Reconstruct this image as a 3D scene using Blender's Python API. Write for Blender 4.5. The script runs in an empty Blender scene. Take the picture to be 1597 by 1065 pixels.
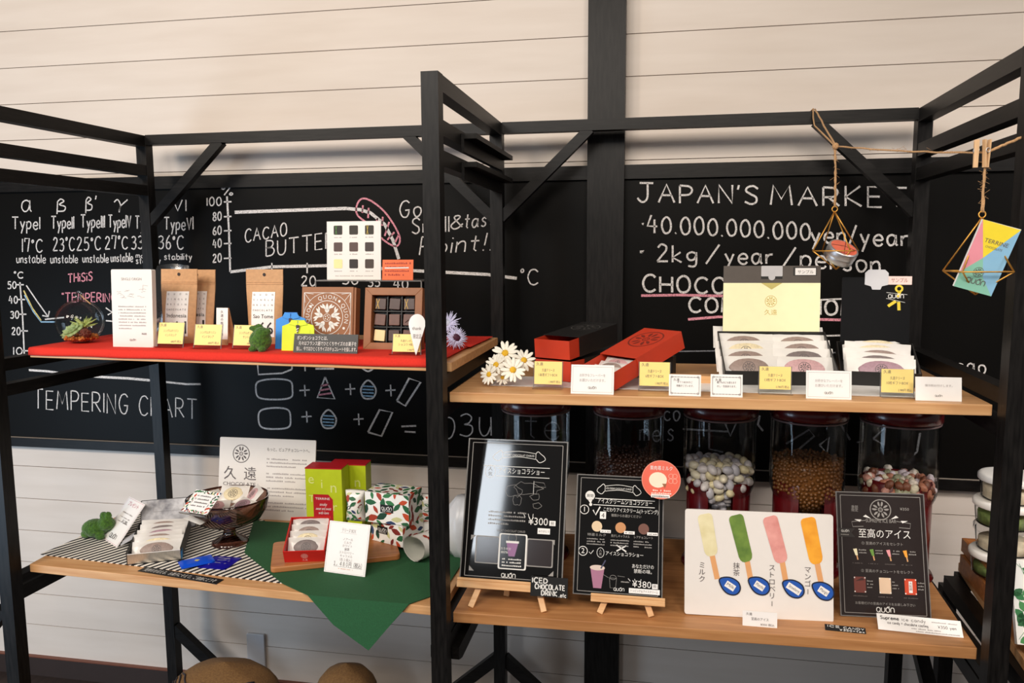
import bpy, bmesh, math, random
from mathutils import Matrix, Vector
rnd = random.Random(7)
SC = bpy.context.scene; COL = SC.collection
PI = math.pi
# ---------------------------------------------------------------- camera
W, H, F, H0 = 1597, 1065, 1213.6, 1.65          # frame, focal length in pixels, eye height
YAW, PITCH, ROLL = -.1853, -.1177, -.0052
_f = Vector((math.sin(YAW)*math.cos(PITCH), math.cos(YAW)*math.cos(PITCH), math.sin(PITCH)))
_r = Vector((math.cos(YAW), -math.sin(YAW), 0)); _u = _r.cross(_f)
CR = _r*math.cos(ROLL) + _u*math.sin(ROLL); CU = _u*math.cos(ROLL) - _r*math.sin(ROLL); CF = _f
cd = bpy.data.cameras.new('camera'); cam = bpy.data.objects.new('camera', cd); COL.objects.link(cam)
cd.sensor_width = 36; cd.sensor_fit = 'HORIZONTAL'; cd.lens = F/W*36; cd.clip_start = .05
cam.matrix_world = Matrix(((CR.x, CU.x, -CF.x, 0), (CR.y, CU.y, -CF.y, 0), (CR.z, CU.z, -CF.z, H0), (0, 0, 0, 1)))
SC.camera = cam
# ---------------------------------------------------------------- world, lights, exposure
SC.view_settings.view_transform = 'Standard'; SC.view_settings.look = 'None'
SC.view_settings.gamma = 1; SC.view_settings.use_curve_mapping = False
SC.view_settings.exposure = 0.0
w = bpy.data.worlds.new('room_light'); SC.world = w; w.use_nodes = True
w.node_tree.nodes['Background'].inputs[0].default_value = (1, .97, .95, 1)
w.node_tree.nodes['Background'].inputs[1].default_value = .165
def area(name, loc, aim, sx, sy, power, col, spread=180):
    l = bpy.data.lights.new(name, 'AREA'); l.shape = 'RECTANGLE'; l.size = sx; l.size_y = sy; l.energy = power; l.color = col
    l.spread = math.radians(spread)
    o = bpy.data.objects.new(name, l); COL.objects.link(o); o.location = loc
    o.rotation_euler = (Vector(aim)-Vector(loc)).to_track_quat('-Z', 'Y').to_euler()
    return o
for lx in (-2.7, -1.5, -.35, .75):
    area('ceiling_lamp', (lx, -.6, 2.9), (lx-.02, 2.3, 1.2), .7, .7, (48 if lx < -2 else 27.5), (1, .89, .77))
area('ceiling_lamp', (2.25, .7, 2.75), (.95, 2.5, .75), .4, .4, 6, (1, .92, .86), 60)  # unseen fill light, added to brighten the low wall at the right
area('window_daylight', (-3.1, .5, .8), (-.9, 2.5, .6), 1.2, 1.2, 25, (.60, .79, 1))
area('door_daylight', (-1.50, -3.0, 2.95), (-.2, 1.8, .9), .30, 1.0, 20, (.86, .93, 1))  # daylight of an unseen high window behind the camera, mirrored in the left sign

# ---------------------------------------------------------------- pixel <-> place
def ray(x, y): return CR*((x-W/2)/F) + CU*((H/2-y)/F) + CF
def at(x, y, Y):                                 # the point seen at pixel x, y at depth Y
    d = ray(x, y); d = d*(Y/d.y); return Vector((d.x, d.y, d.z+H0))
def onz(x, y, Z):                                # the point seen at pixel x, y on a level Z
    d = ray(x, y); d = d*((Z-H0)/d.z); return Vector((d.x, d.y, Z))
def xz(x, Y, Z):                                 # point at depth Y and level Z under pixel column x
    n = CR - CF*((x-W/2)/F); return Vector((-(n.y*Y+n.z*(Z-H0))/n.x, Y, Z))
def up_to(P, v, y):                              # length along v from P until pixel row y
    n = CU - CF*((H/2-y)/F); P = P-Vector((0, 0, H0)); return -n.dot(P)/n.dot(v)
# shelf levels
Z_RED, Z_UP, Z_LL, Z_LR = H0-.250, H0-.319, H0-.842, H0-.842
# ---------------------------------------------------------------- materials
def lin(c): return tuple(((v/255)/12.92 if v/255 <= .04045 else ((v/255+.055)/1.055)**2.4) for v in c)
MATS = {}
def mat(name, col=(200, 200, 200), rough=.6, metal=0, var=.06, scale=40, spec=.5, bump=0, coat=0, stretch=(1, 1, 1), col2=None, trans=0, sheen=0, sss=0):
    if name in MATS: return MATS[name]
    m = bpy.data.materials.new(name); m.use_nodes = True; MATS[name] = m
    nt = m.node_tree; b = nt.nodes['Principled BSDF']; L = nt.links
    c = lin(col)
    b.inputs['Roughness'].default_value = rough; b.inputs['Metallic'].default_value = metal
    b.inputs['Specular IOR Level'].default_value = spec; b.inputs['Coat Weight'].default_value = coat
    b.inputs['Coat Roughness'].default_value = .06; b.inputs['Transmission Weight'].default_value = trans
    b.inputs['Sheen Weight'].default_value = sheen
    tc = nt.nodes.new('ShaderNodeTexCoord'); mp = nt.nodes.new('ShaderNodeMapping'); mp.inputs['Scale'].default_value = stretch
    nz = nt.nodes.new('ShaderNodeTexNoise'); nz.inputs['Scale'].default_value = scale; nz.inputs['Detail'].default_value = 4
    L.new(tc.outputs['Object'], mp.inputs[0]); L.new(mp.outputs[0], nz.inputs[0])
    rp = nt.nodes.new('ShaderNodeValToRGB'); rp.color_ramp.elements[0].position = .3; rp.color_ramp.elements[1].position = .7
    a = tuple(max(0, v*(1-var)) for v in c) if col2 is None else lin(col2)
    d = tuple(min(1, v*(1+var)) for v in c) if col2 is None else c
    rp.color_ramp.elements[0].color = (*a, 1); rp.color_ramp.elements[1].color = (*d, 1)
    L.new(nz.outputs[0], rp.inputs[0]); L.new(rp.outputs[0], b.inputs['Base Color'])
    if bump:
        bp = nt.nodes.new('ShaderNodeBump'); bp.inputs['Strength'].default_value = bump; bp.inputs['Distance'].default_value = .002
        L.new(nz.outputs[0], bp.inputs['Height']); L.new(bp.outputs[0], b.inputs['Normal'])
    return m
def thin(name, tint=(1, 1, 1), rough=.03, refl=1.0, base=.02):     # clear sheet: lets light through, mirrors at a grazing angle
    if name in MATS: return MATS[name]
    m = bpy.data.materials.new(name); m.use_nodes = True; MATS[name] = m
    nt = m.node_tree; nt.nodes.clear(); L = nt.links
    o = nt.nodes.new('ShaderNodeOutputMaterial'); t = nt.nodes.new('ShaderNodeBsdfTransparent'); g = nt.nodes.new('ShaderNodeBsdfGlossy')
    t.inputs[0].default_value = (*tint, 1); g.inputs['Roughness'].default_value = rough
    mx = nt.nodes.new('ShaderNodeMixShader'); fr = nt.nodes.new('ShaderNodeLayerWeight'); fr.inputs[0].default_value = .06
    ma = nt.nodes.new('ShaderNodeMath'); ma.operation = 'MULTIPLY_ADD'; ma.inputs[1].default_value = refl; ma.inputs[2].default_value = base; ma.use_clamp = True
    L.new(fr.outputs['Fresnel'], ma.inputs[0]); L.new(ma.outputs[0], mx.inputs[0]); L.new(t.outputs[0], mx.inputs[1]); L.new(g.outputs[0], mx.inputs[2]); L.new(mx.outputs[0], o.inputs[0])
    return m
def film(name, col=(240, 236, 232), alpha=.5, rough=.25):          # milky wrapper
    if name in MATS: return MATS[name]
    m = mat(name, col, rough, var=.03); b = m.node_tree.nodes['Principled BSDF']; b.inputs['Alpha'].default_value = alpha
    return m
def wood(name, c1, c2, rough=.45, scale=9, stretch=(.6, 9, 9)):
    if name in MATS: return MATS[name]
    m = mat(name, c1, rough, scale=scale, stretch=stretch, col2=c2, bump=.06)
    return m
def stripes(name, c1, c2, period, angle, duty=.5):
    m = mat(name, c1, .85, var=0); nt = m.node_tree; L = nt.links; b = nt.nodes['Principled BSDF']
    tc = nt.nodes.new('ShaderNodeTexCoord'); sp = nt.nodes.new('ShaderNodeSeparateXYZ'); L.new(tc.outputs['Object'], sp.inputs[0])
    def mth(op, a, bb):
        n = nt.nodes.new('ShaderNodeMath'); n.operation = op
        for i, v in enumerate((a, bb)):
            if isinstance(v, (int, float)): n.inputs[i].default_value = v
            else: L.new(v, n.inputs[i])
        return n.outputs[0]
    s = mth('ADD', mth('MULTIPLY', sp.outputs[0], math.cos(angle)/period), mth('MULTIPLY', sp.outputs[1], math.sin(angle)/period))
    k = mth('GREATER_THAN', mth('FRACT', mth('ADD', s, 100.), 0), duty)
    mx = nt.nodes.new('ShaderNodeMix'); mx.data_type = 'RGBA'; L.new(k, mx.inputs[0])
    mx.inputs[6].default_value = (*lin(c1), 1); mx.inputs[7].default_value = (*lin(c2), 1); L.new(mx.outputs[2], b.inputs['Base Color'])
    return m
def flat(rgb, rough=.6): return mat('ink_%d_%d_%d' % rgb, rgb, rough, var=.03)
WHITE = mat('white_card', (243, 240, 237), .5, var=.015); CREAM = mat('cream_card', (250, 226, 140), .5, var=.02)
INK = mat('grey_print', (95, 88, 88), .6); PALEINK = mat('pale_print', (170, 162, 160), .6); BLACKINK = mat('black_print', (30, 28, 28), .6)
PRINTW = mat('white_print', (232, 230, 226), .5, var=.02); GREYW = mat('dim_white_print', (150, 146, 142), .5)
KRAFT = mat('kraft_paper', (198, 152, 108), .65, scale=120, var=.08); BOXBROWN = mat('brown_box_card', (150, 96, 58), .5, var=.06)
RED = mat('red_card', (206, 34, 30), .4, var=.03); ORANGE = mat('orange_red_card', (196, 56, 28), .5, var=.03)
BLACKCARD = mat('black_card', (24, 23, 23), .4, var=.1); GLOSSBLACK = mat('laminated_black_print', (17, 16, 16), .055, var=.1, scale=8, spec=.5)
DARKPRINT = mat('dark_brown_print', (44, 37, 36), .22, var=.05)
BLACKWOOD = mat('black_stained_timber', (28, 26, 25), .4, spec=.2, scale=26, stretch=(6, 6, .7), col2=(9, 8, 8), bump=.05)
BLACKRAIL = mat('black_stained_rail', (24, 22, 21), .4, spec=.2, scale=26, stretch=(6, .7, 6), col2=(8, 7, 7), bump=.05)
BLACKBEAM = mat('black_stained_beam', (24, 22, 21), .4, spec=.2, scale=26, stretch=(.7, 6, 6), col2=(8, 7, 7), bump=.05)
PINE = wood('pine_board', (219, 172, 122), (196, 142, 92)); PINE2 = wood('oiled_pine_board', (196, 142, 92), (168, 114, 68)); BEECH = wood('beech_wood', (228, 182, 130), (206, 152, 98), scale=14)
GLASS = thin('clear_glass', (.985, .99, .99), .03, .55, .015); ACRYL = thin('clear_acrylic', (.93, .94, .94), .06, 1, .03); RIM = mat('acrylic_rim', (120, 118, 116), .15, var=.2, spec=.8)
BRASS = mat('brass_wire', (226, 170, 84), .48, 1, var=.08); SILVER = mat('silver_tin', (214, 214, 216), .42, 1, var=.06); CHROME = mat('chrome', (220, 220, 224), .08, 1, var=.02)
TWINE = mat('jute_twine', (186, 146, 104), .9, scale=300, var=.25, bump=.3)
# ---------------------------------------------------------------- mesh builder
def catmull(p, n=5):
    if len(p) < 3: return p
    q = []
    closed = p[0] == p[-1]
    for i in range(len(p)-1):
        a = p[i-1] if i > 0 else (p[-2] if closed else p[0]); b = p[i]; c = p[i+1]; d = p[i+2] if i+2 < len(p) else (p[1] if closed else p[-1])
        for k in range(n):
            t = k/n
            q.append(tuple(.5*((2*b[j]) + (c[j]-a[j])*t + (2*a[j]-5*b[j]+4*c[j]-d[j])*t*t + (3*b[j]-a[j]-3*c[j]+d[j])*t**3) for j in range(len(b))))
    q.append(p[-1]); return q
_txt = {}
def text_mesh(s):
    if s in _txt: return _txt[s]
    cu = bpy.data.curves.new('lettering', 'FONT'); cu.body = s; cu.size = 1; cu.resolution_u = 2
    o = bpy.data.objects.new('lettering', cu); COL.objects.link(o)
    dg = bpy.context.evaluated_depsgraph_get(); me = bpy.data.meshes.new_from_object(o.evaluated_get(dg))
    v = [tuple(p.co)[:2] for p in me.vertices]; f = [tuple(p.vertices) for p in me.polygons]
    bpy.data.objects.remove(o); bpy.data.curves.remove(cu); bpy.data.meshes.remove(me)
    _txt[s] = (v, f); return _txt[s]
class MB:
    def __init__(s): s.v = []; s.f = []; s.mi = []; s.sm = []; s.mats = []
    def slot(s, m):
        if m not in s.mats: s.mats.append(m)
        return s.mats.index(m)
    def add(s, vs, fs, m, M=None, smooth=False):
        k = len(s.v); i = s.slot(m)
        s.v += [tuple(M @ Vector(p)) if M else tuple(p) for p in vs]
        for f in fs: s.f.append(tuple(a+k for a in f)); s.mi.append(i); s.sm.append(smooth)
        return s
    def box(s, lo, hi, m, M=None):
        (a, b, c), (d, e, f) = lo, hi
        return s.add([(a, b, c), (d, b, c), (d, e, c), (a, e, c), (a, b, f), (d, b, f), (d, e, f), (a, e, f)],
                     [(3, 2, 1, 0), (4, 5, 6, 7), (0, 1, 5, 4), (1, 2, 6, 5), (2, 3, 7, 6), (3, 0, 4, 7)], m, M)
    def hexa(s, p, m, M=None):                   # 8 corners: four below, four above, same turn
        return s.add(p, [(3, 2, 1, 0), (4, 5, 6, 7), (0, 1, 5, 4), (1, 2, 6, 5), (2, 3, 7, 6), (3, 0, 4, 7)], m, M)
    def bar(s, a, b, wd, ht, m, side=None):      # square bar from a to b
        a, b = Vector(a), Vector(b); d = (b-a).normalized(); up = Vector((0, 0, 1)) if abs(d.z) < .9 else Vector((0, 1, 0))
        if side is not None: up = Vector(side)
        x = d.cross(up).normalized(); y = x.cross(d).normalized(); x *= wd/2; y *= ht/2
        return s.hexa([tuple(q) for q in (a-x-y, b-x-y, b+x-y, a+x-y, a-x+y, b-x+y, b+x+y, a+x+y)], m)
    def prism(s, pts, z0, z1, m, M=None):        # 2-D outline (counter-clockwise) given a thickness
        n = len(pts); v = [(x, y, z0) for x, y in pts]+[(x, y, z1) for x, y in pts]
        return s.add(v, [tuple(range(n-1, -1, -1)), tuple(range(n, 2*n))]+[(i, (i+1) % n, n+(i+1) % n, n+i) for i in range(n)], m, M)
    def poly(s, pts, z, m, M=None): return s.add([(x, y, z) for x, y in pts], [tuple(range(len(pts)))], m, M)
    def rect(s, x0, y0, x1, y1, m, z=.0004, M=None): return s.poly([(x0, y0), (x1, y0), (x1, y1), (x0, y1)], z, m, M)
    def disc(s, x, y, r, m, z=.0004, ry=None, n=24, M=None):
        ry = ry or r; return s.poly([(x+r*math.cos(2*PI*i/n), y+ry*math.sin(2*PI*i/n)) for i in range(n)], z, m, M)
    def ring(s, x, y, r, wd, m, z=.0005, n=28, ry=None, a0=0, a1=2*PI):
        ry = ry or r; return s.line([(x+r*math.cos(a0+(a1-a0)*i/n), y+ry*math.sin(a0+(a1-a0)*i/n)) for i in range(n+1)], wd, m, z)
    def line(s, pts, wd, m, z=.0005, M=None):    # flat ribbon along a 2-D path
        n = len(pts); v = []
        for i, p in enumerate(pts):
            a = pts[max(0, i-1)]; b = pts[min(n-1, i+1)]; dx, dy = b[0]-a[0], b[1]-a[1]; l = math.hypot(dx, dy) or 1
            v += [(p[0]-dy/l*wd/2, p[1]+dx/l*wd/2, z), (p[0]+dy/l*wd/2, p[1]-dx/l*wd/2, z)]
        return s.add(v, [(2*i, 2*i+1, 2*i+3, 2*i+2) for i in range(n-1)], m, M)
    def frame(s, x0, y0, x1, y1, wd, m, z=.0005): 
        for p in (((x0, y0), (x1, y0)), ((x1, y0), (x1, y1)), ((x1, y1), (x0, y1)), ((x0, y1), (x0, y0))): s.line(list(p), wd, m, z)
    def text(s, t, x, y, size, m, wd=None, al='c', z=.0006, rot=0, sy=1, shear=0):
        v, f = text_mesh(t)
        if not v: return s
        x0 = min(p[0] for p in v); x1 = max(p[0] for p in v); tw = (x1-x0)*size; k = size*(wd/tw if wd else 1); tw = (x1-x0)*k
        off = {'c': -tw/2, 'l': 0, 'r': -tw}[al]; c, sn = math.cos(rot), math.sin(rot)
        out = []
        for p in v:
            a = (p[0]-x0)*k+off+shear*p[1]*size; b = (p[1])*size*sy; out.append((x+a*c-b*sn, y+a*sn+b*c, z))
        return s.add(out, f, m)
    def vtext(s, t, x, y, size, m, gap=1.0, z=.0006):
        for i, ch in enumerate(t):
            if ch == 'ー': s.line([(x, y-i*size*gap+size*.6), (x, y-i*size*gap-size*.1)], size*.08, m, z)
            else: s.text(ch, x, y-i*size*gap, size, m, z=z)
        return s
    def dashes(s, x0, x1, y, h, m, z=.0005, seed=0):     # a row of print too small to read
        r = random.Random(int(seed*977+y*1e5)); x = x0
        while x < x1-h*.4:
            l = h*r.uniform(.45, .85)
            if r.random() < .9: s.rect(x, y, min(x1, x+l), y+h*r.uniform(.55, .9), m, z)
            x += l+h*.28
        return s
    def tube(s, pts, r, m, n=8, M=None, cap=True):
        pts = [Vector(p) for p in pts]; k = len(pts); vs = []
        rr = r if isinstance(r, (list, tuple)) else [r]*k; ref = None
        for i, p in enumerate(pts):
            d = (pts[min(k-1, i+1)]-pts[max(0, i-1)]).normalized()
            if ref is None: ref = Vector((0, 0, 1)) if abs(d.z) < .9 else Vector((1, 0, 0))
            x = d.cross(ref).normalized(); y = x.cross(d).normalized(); ref = y
            vs += [tuple(p+x*rr[i]*math.cos(2*PI*j/n)+y*rr[i]*math.sin(2*PI*j/n)) for j in range(n)]
        fs = [(i*n+j, i*n+(j+1) % n, (i+1)*n+(j+1) % n, (i+1)*n+j) for i in range(k-1) for j in range(n)]
        if cap: fs += [tuple(range(n-1, -1, -1)), tuple(range((k-1)*n, k*n))]
        return s.add(vs, fs, m, M, True)
    def torus(s, c, R, r, m, ax='y', n=20, M=None):
        p = []
        for i in range(n+1):
            a = 2*PI*i/n; u, v = R*math.cos(a), R*math.sin(a)
            p.append((c[0]+u, c[1], c[2]+v) if ax == 'y' else (c[0]+u, c[1]+v, c[2]) if ax == 'z' else (c[0], c[1]+u, c[2]+v))
        return s.tube(p, r, m, 8, M, False)
    def lathe(s, prof, m, n=32, M=None, sx=1, sy=1, wave=0, waves=6):   # (radius, height) profile about z
        vs = []
        for r, h in prof:
            for j in range(n):
                a = 2*PI*j/n; q = 1+wave*math.cos(waves*a) if wave else 1
                vs.append((r*q*math.cos(a)*sx, r*q*math.sin(a)*sy, h))
        k = len(prof)
        return s.add(vs, [(i*n+j, i*n+(j+1) % n, (i+1)*n+(j+1) % n, (i+1)*n+j) for i in range(k-1) for j in range(n)], m, M, True)
    def ball(s, c, r, m, nu=16, nv=10, M=None, jit=0, rg=None):
        rx, ry, rz = r if isinstance(r, (list, tuple)) else (r, r, r); vs = [(c[0], c[1], c[2]-rz)]
        for i in range(1, nv):
            t = PI*i/nv
            for j in range(nu):
                a = 2*PI*j/nu; q = 1+(rg.uniform(-jit, jit) if rg else 0)
                vs.append((c[0]+rx*q*math.sin(t)*math.cos(a), c[1]+ry*q*math.sin(t)*math.sin(a), c[2]-rz*q*math.cos(t)))
        vs.append((c[0], c[1], c[2]+rz)); e = len(vs)-1; fs = []
        for j in range(nu):
            fs.append((0, 1+(j+1) % nu, 1+j)); b = 1+(nv-2)*nu; fs.append((e, b+j, b+(j+1) % nu))
            for i in range(nv-2): o = 1+i*nu; fs.append((o+j, o+(j+1) % nu, o+nu+(j+1) % nu, o+nu+j))
        return s.add(vs, fs, m, M, True)
    def build(s, name, parent=None, M=None, bevel=0, kind=None):
        me = bpy.data.meshes.new(name); me.from_pydata(s.v, [], s.f); me.update()
        for m in s.mats: me.materials.append(m)
        me.polygons.foreach_set('material_index', s.mi); me.polygons.foreach_set('use_smooth', s.sm); me.update()
        o = bpy.data.objects.new(name, me); COL.objects.link(o)
        if parent: o.parent = parent
        if M is not None: o.matrix_basis = M
        if bevel:
            b = o.modifiers.new('edge', 'BEVEL'); b.width = bevel; b.segments = 2; b.limit_method = 'ANGLE'; b.angle_limit = math.radians(40)
        if kind: o['kind'] = kind
        return o
def thing(name, label, cat, M=None, group=None):
    o = bpy.data.objects.new(name, None); COL.objects.link(o); o.empty_display_size = .05
    if M is not None: o.matrix_basis = M
    return tag(o, label, cat, group)
def tag(o, label, cat, group=None):
    o['label'] = label; o['category'] = cat
    if group: o['group'] = group
    return o
def T(x, y=None, z=None): return Matrix.Translation(x if y is None else (x, y, z))
def RX(a): return Matrix.Rotation(math.radians(a), 4, 'X')
def RY(a): return Matrix.Rotation(math.radians(a), 4, 'Y')
def RZ(a): return Matrix.Rotation(math.radians(a), 4, 'Z')
def rrect(x0, y0, x1, y1, r, n=5):
    p = []
    for cx, cy, a in ((x1-r, y0+r, -90), (x1-r, y1-r, 0), (x0+r, y1-r, 90), (x0+r, y0+r, 180)):
        p += [(cx+r*math.cos(math.radians(a+90*i/n)), cy+r*math.sin(math.radians(a+90*i/n))) for i in range(n+1)]
    return p
def stand(xl, xr, top, Y, Z, tilt=10, Y2=None):
    """frame of an upright sheet: base from pixel column xl to xr at depth Y (Y2 at the right), leaning back, up to pixel row top.
    returns matrix (x along the base from its middle, y up the sheet, z to the front), width, height"""
    a = xz(xl, Y, Z); b = xz(xr, Y if Y2 is None else Y2, Z); x = (b-a); wd = x.length; x.normalize()
    n = Vector((0, 0, 1)).cross(x)                # points back
    v = (Vector((0, 0, 1))*math.cos(math.radians(tilt)) + n*math.sin(math.radians(tilt))); c = (a+b)/2; h = up_to(c, v, top)
    zz = x.cross(v)
    return Matrix(((x.x, v.x, zz.x, c.x), (x.y, v.y, zz.y, c.y), (x.z, v.z, zz.z, c.z), (0, 0, 0, 1))), wd, h
def petal_mark(mb, x, y, r, m, z=.0005, ring=True):       # round emblem: ring, five paired leaves, small heart
    if ring: mb.ring(x, y, r, r*.09, m, z)
    for k in range(5):
        a = PI/2+k*2*PI/5
        for sgn in (-1, 1):
            b = a+sgn*.22; c, s_ = math.cos(b), math.sin(b); q = []
            for u, v in ((.3, 0), (.5, .13), (.72, .12), (.86, 0), (.72, -.06), (.5, -.06)):
                v *= sgn; q.append((x+r*(u*c-v*s_), y+r*(u*s_+v*c)))
            mb.poly(q if sgn > 0 else q[::-1], z, m)
    mb.ring(x, y, r*.2, r*.07, m, z)
    for k in range(5): mb.disc(x+.1*r*math.cos(k*1.257), y+.1*r*math.sin(k*1.257), r*.04, m, z, n=8)
def wordmark(mb, x, y, h, m, z=.0006, wt=.16):            # the four rounded letters of the shop's name
    g = [[[(0, 0), (0, 0)]], ]
    def put(pts, ox): mb.line([(x+(p[0]+ox)*h, y+p[1]*h) for p in pts], h*wt, m, z)
    o = -1.95
    put(catmull([(.1, .15), (0, .5), (.1, .9), (.4, 1), (.7, .9), (.8, .5), (.7, .12), (.4, 0), (.1, .15)], 4), o); put([(.5, .25), (.85, -.08)], o)
    put(catmull([(0, 1), (0, .35), (.12, .05), (.38, 0), (.62, .05), (.75, .35), (.75, 1)], 4), o+1.05)
    put(catmull([(.1, .15), (0, .5), (.1, .9), (.4, 1), (.7, .9), (.8, .5), (.7, .12), (.4, 0), (.1, .15)], 4), o+2.05); put([(.3, 1.18), (.85, 1.18)], o+2.05)
    put(catmull([(0, 0), (0, .65), (.12, .95), (.38, 1), (.62, .95), (.75, .65), (.75, 0)], 4), o+3.1)
# ================================================================ the setting
YW = 2.50                                        # face of the boarded wall
wallm = mat('white_painted_boards', (221, 210, 200), .55, scale=5, stretch=(.5, 4, 4), col2=(213, 201, 190), bump=.04)
groove = mat('board_gap', (120, 92, 62), .9)
mb = MB(); mb.box((-5.5, YW+.012, 0), (4.5, YW+.05, 3.2), groove)
zs = [H0+.5268+.1262*k for k in range(-3, 9)]; zs = [H0-.81-.1272*k for k in range(6, -1, -1)] + [H0-.69] + zs
zs = sorted(z for z in zs if z > .02); zs = [0]+zs
for a, b in zip(zs, zs[1:]):
    mb.hexa([(-5.5, YW, a+.0012), (4.5, YW, a+.0012), (4.5, YW+.014, a+.0012), (-5.5, YW+.014, a+.0012), (-5.5, YW, b-.0012), (4.5, YW, b-.0012), (4.5, YW+.014, b-.0012), (-5.5, YW+.014, b-.0012)], wallm)
o = mb.build('wall_back', kind='structure'); 
mb = MB(); mb.box((-5.5, -3.4, -.05), (4.5, YW+.05, 0), wood('dark_floor_boards', (52, 38, 32), (34, 26, 23), .5, 6, (9, .6, 9))); mb.build('floor', kind='structure')
mb = MB(); mb.box((-5.5, YW-.014, 0), (4.5, YW+.001, .075), mat('dark_brown_skirting', (46, 34, 30), .5)); mb.box((-5.5, YW-.016, .075), (4.5, YW+.001, .079), mat('skirting_top', (110, 62, 44), .5)); mb.build('baseboard_back', kind='structure')  # thin top strip coloured lighter to stand for the highlight on the skirting edge
mb = MB(); mb.box((-.220, YW-.05, 0), (-.107, YW+.001, 3.2), BLACKWOOD); mb.build('trim_1', kind='structure')
# ---------------------------------------------------------------- chalkboards
slate = mat('chalkboard_slate', (11, 10, 9), .42, scale=3, var=.12, spec=.09)
CH = {}
def chalk_mat(n, c):
    m = mat('chalk_'+n, c, .95, var=.05); nt = m.node_tree; b = nt.nodes['Principled BSDF']
    tc = nt.nodes['Texture Coordinate']; nz = nt.nodes.new('ShaderNodeTexNoise'); nz.inputs['Scale'].default_value = 420; nz.inputs['Detail'].default_value = 2
    nt.links.new(tc.outputs['Object'], nz.inputs[0]); rp = nt.nodes.new('ShaderNodeValToRGB'); rp.color_ramp.elements[0].position = .34; rp.color_ramp.elements[1].position = .5
    rp.color_ramp.elements[0].color = (.35, .35, .35, 1); nt.links.new(nz.outputs[0], rp.inputs[0]); nt.links.new(rp.outputs[0], b.inputs['Alpha']); return m
WC, PC, BC, DC, YC = chalk_mat('white', (226, 222, 220)), chalk_mat('pink', (226, 150, 165)), chalk_mat('blue', (150, 190, 220)), chalk_mat('faint', (120, 120, 124)), chalk_mat('yellow', (225, 205, 130))
GL = {}
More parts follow.
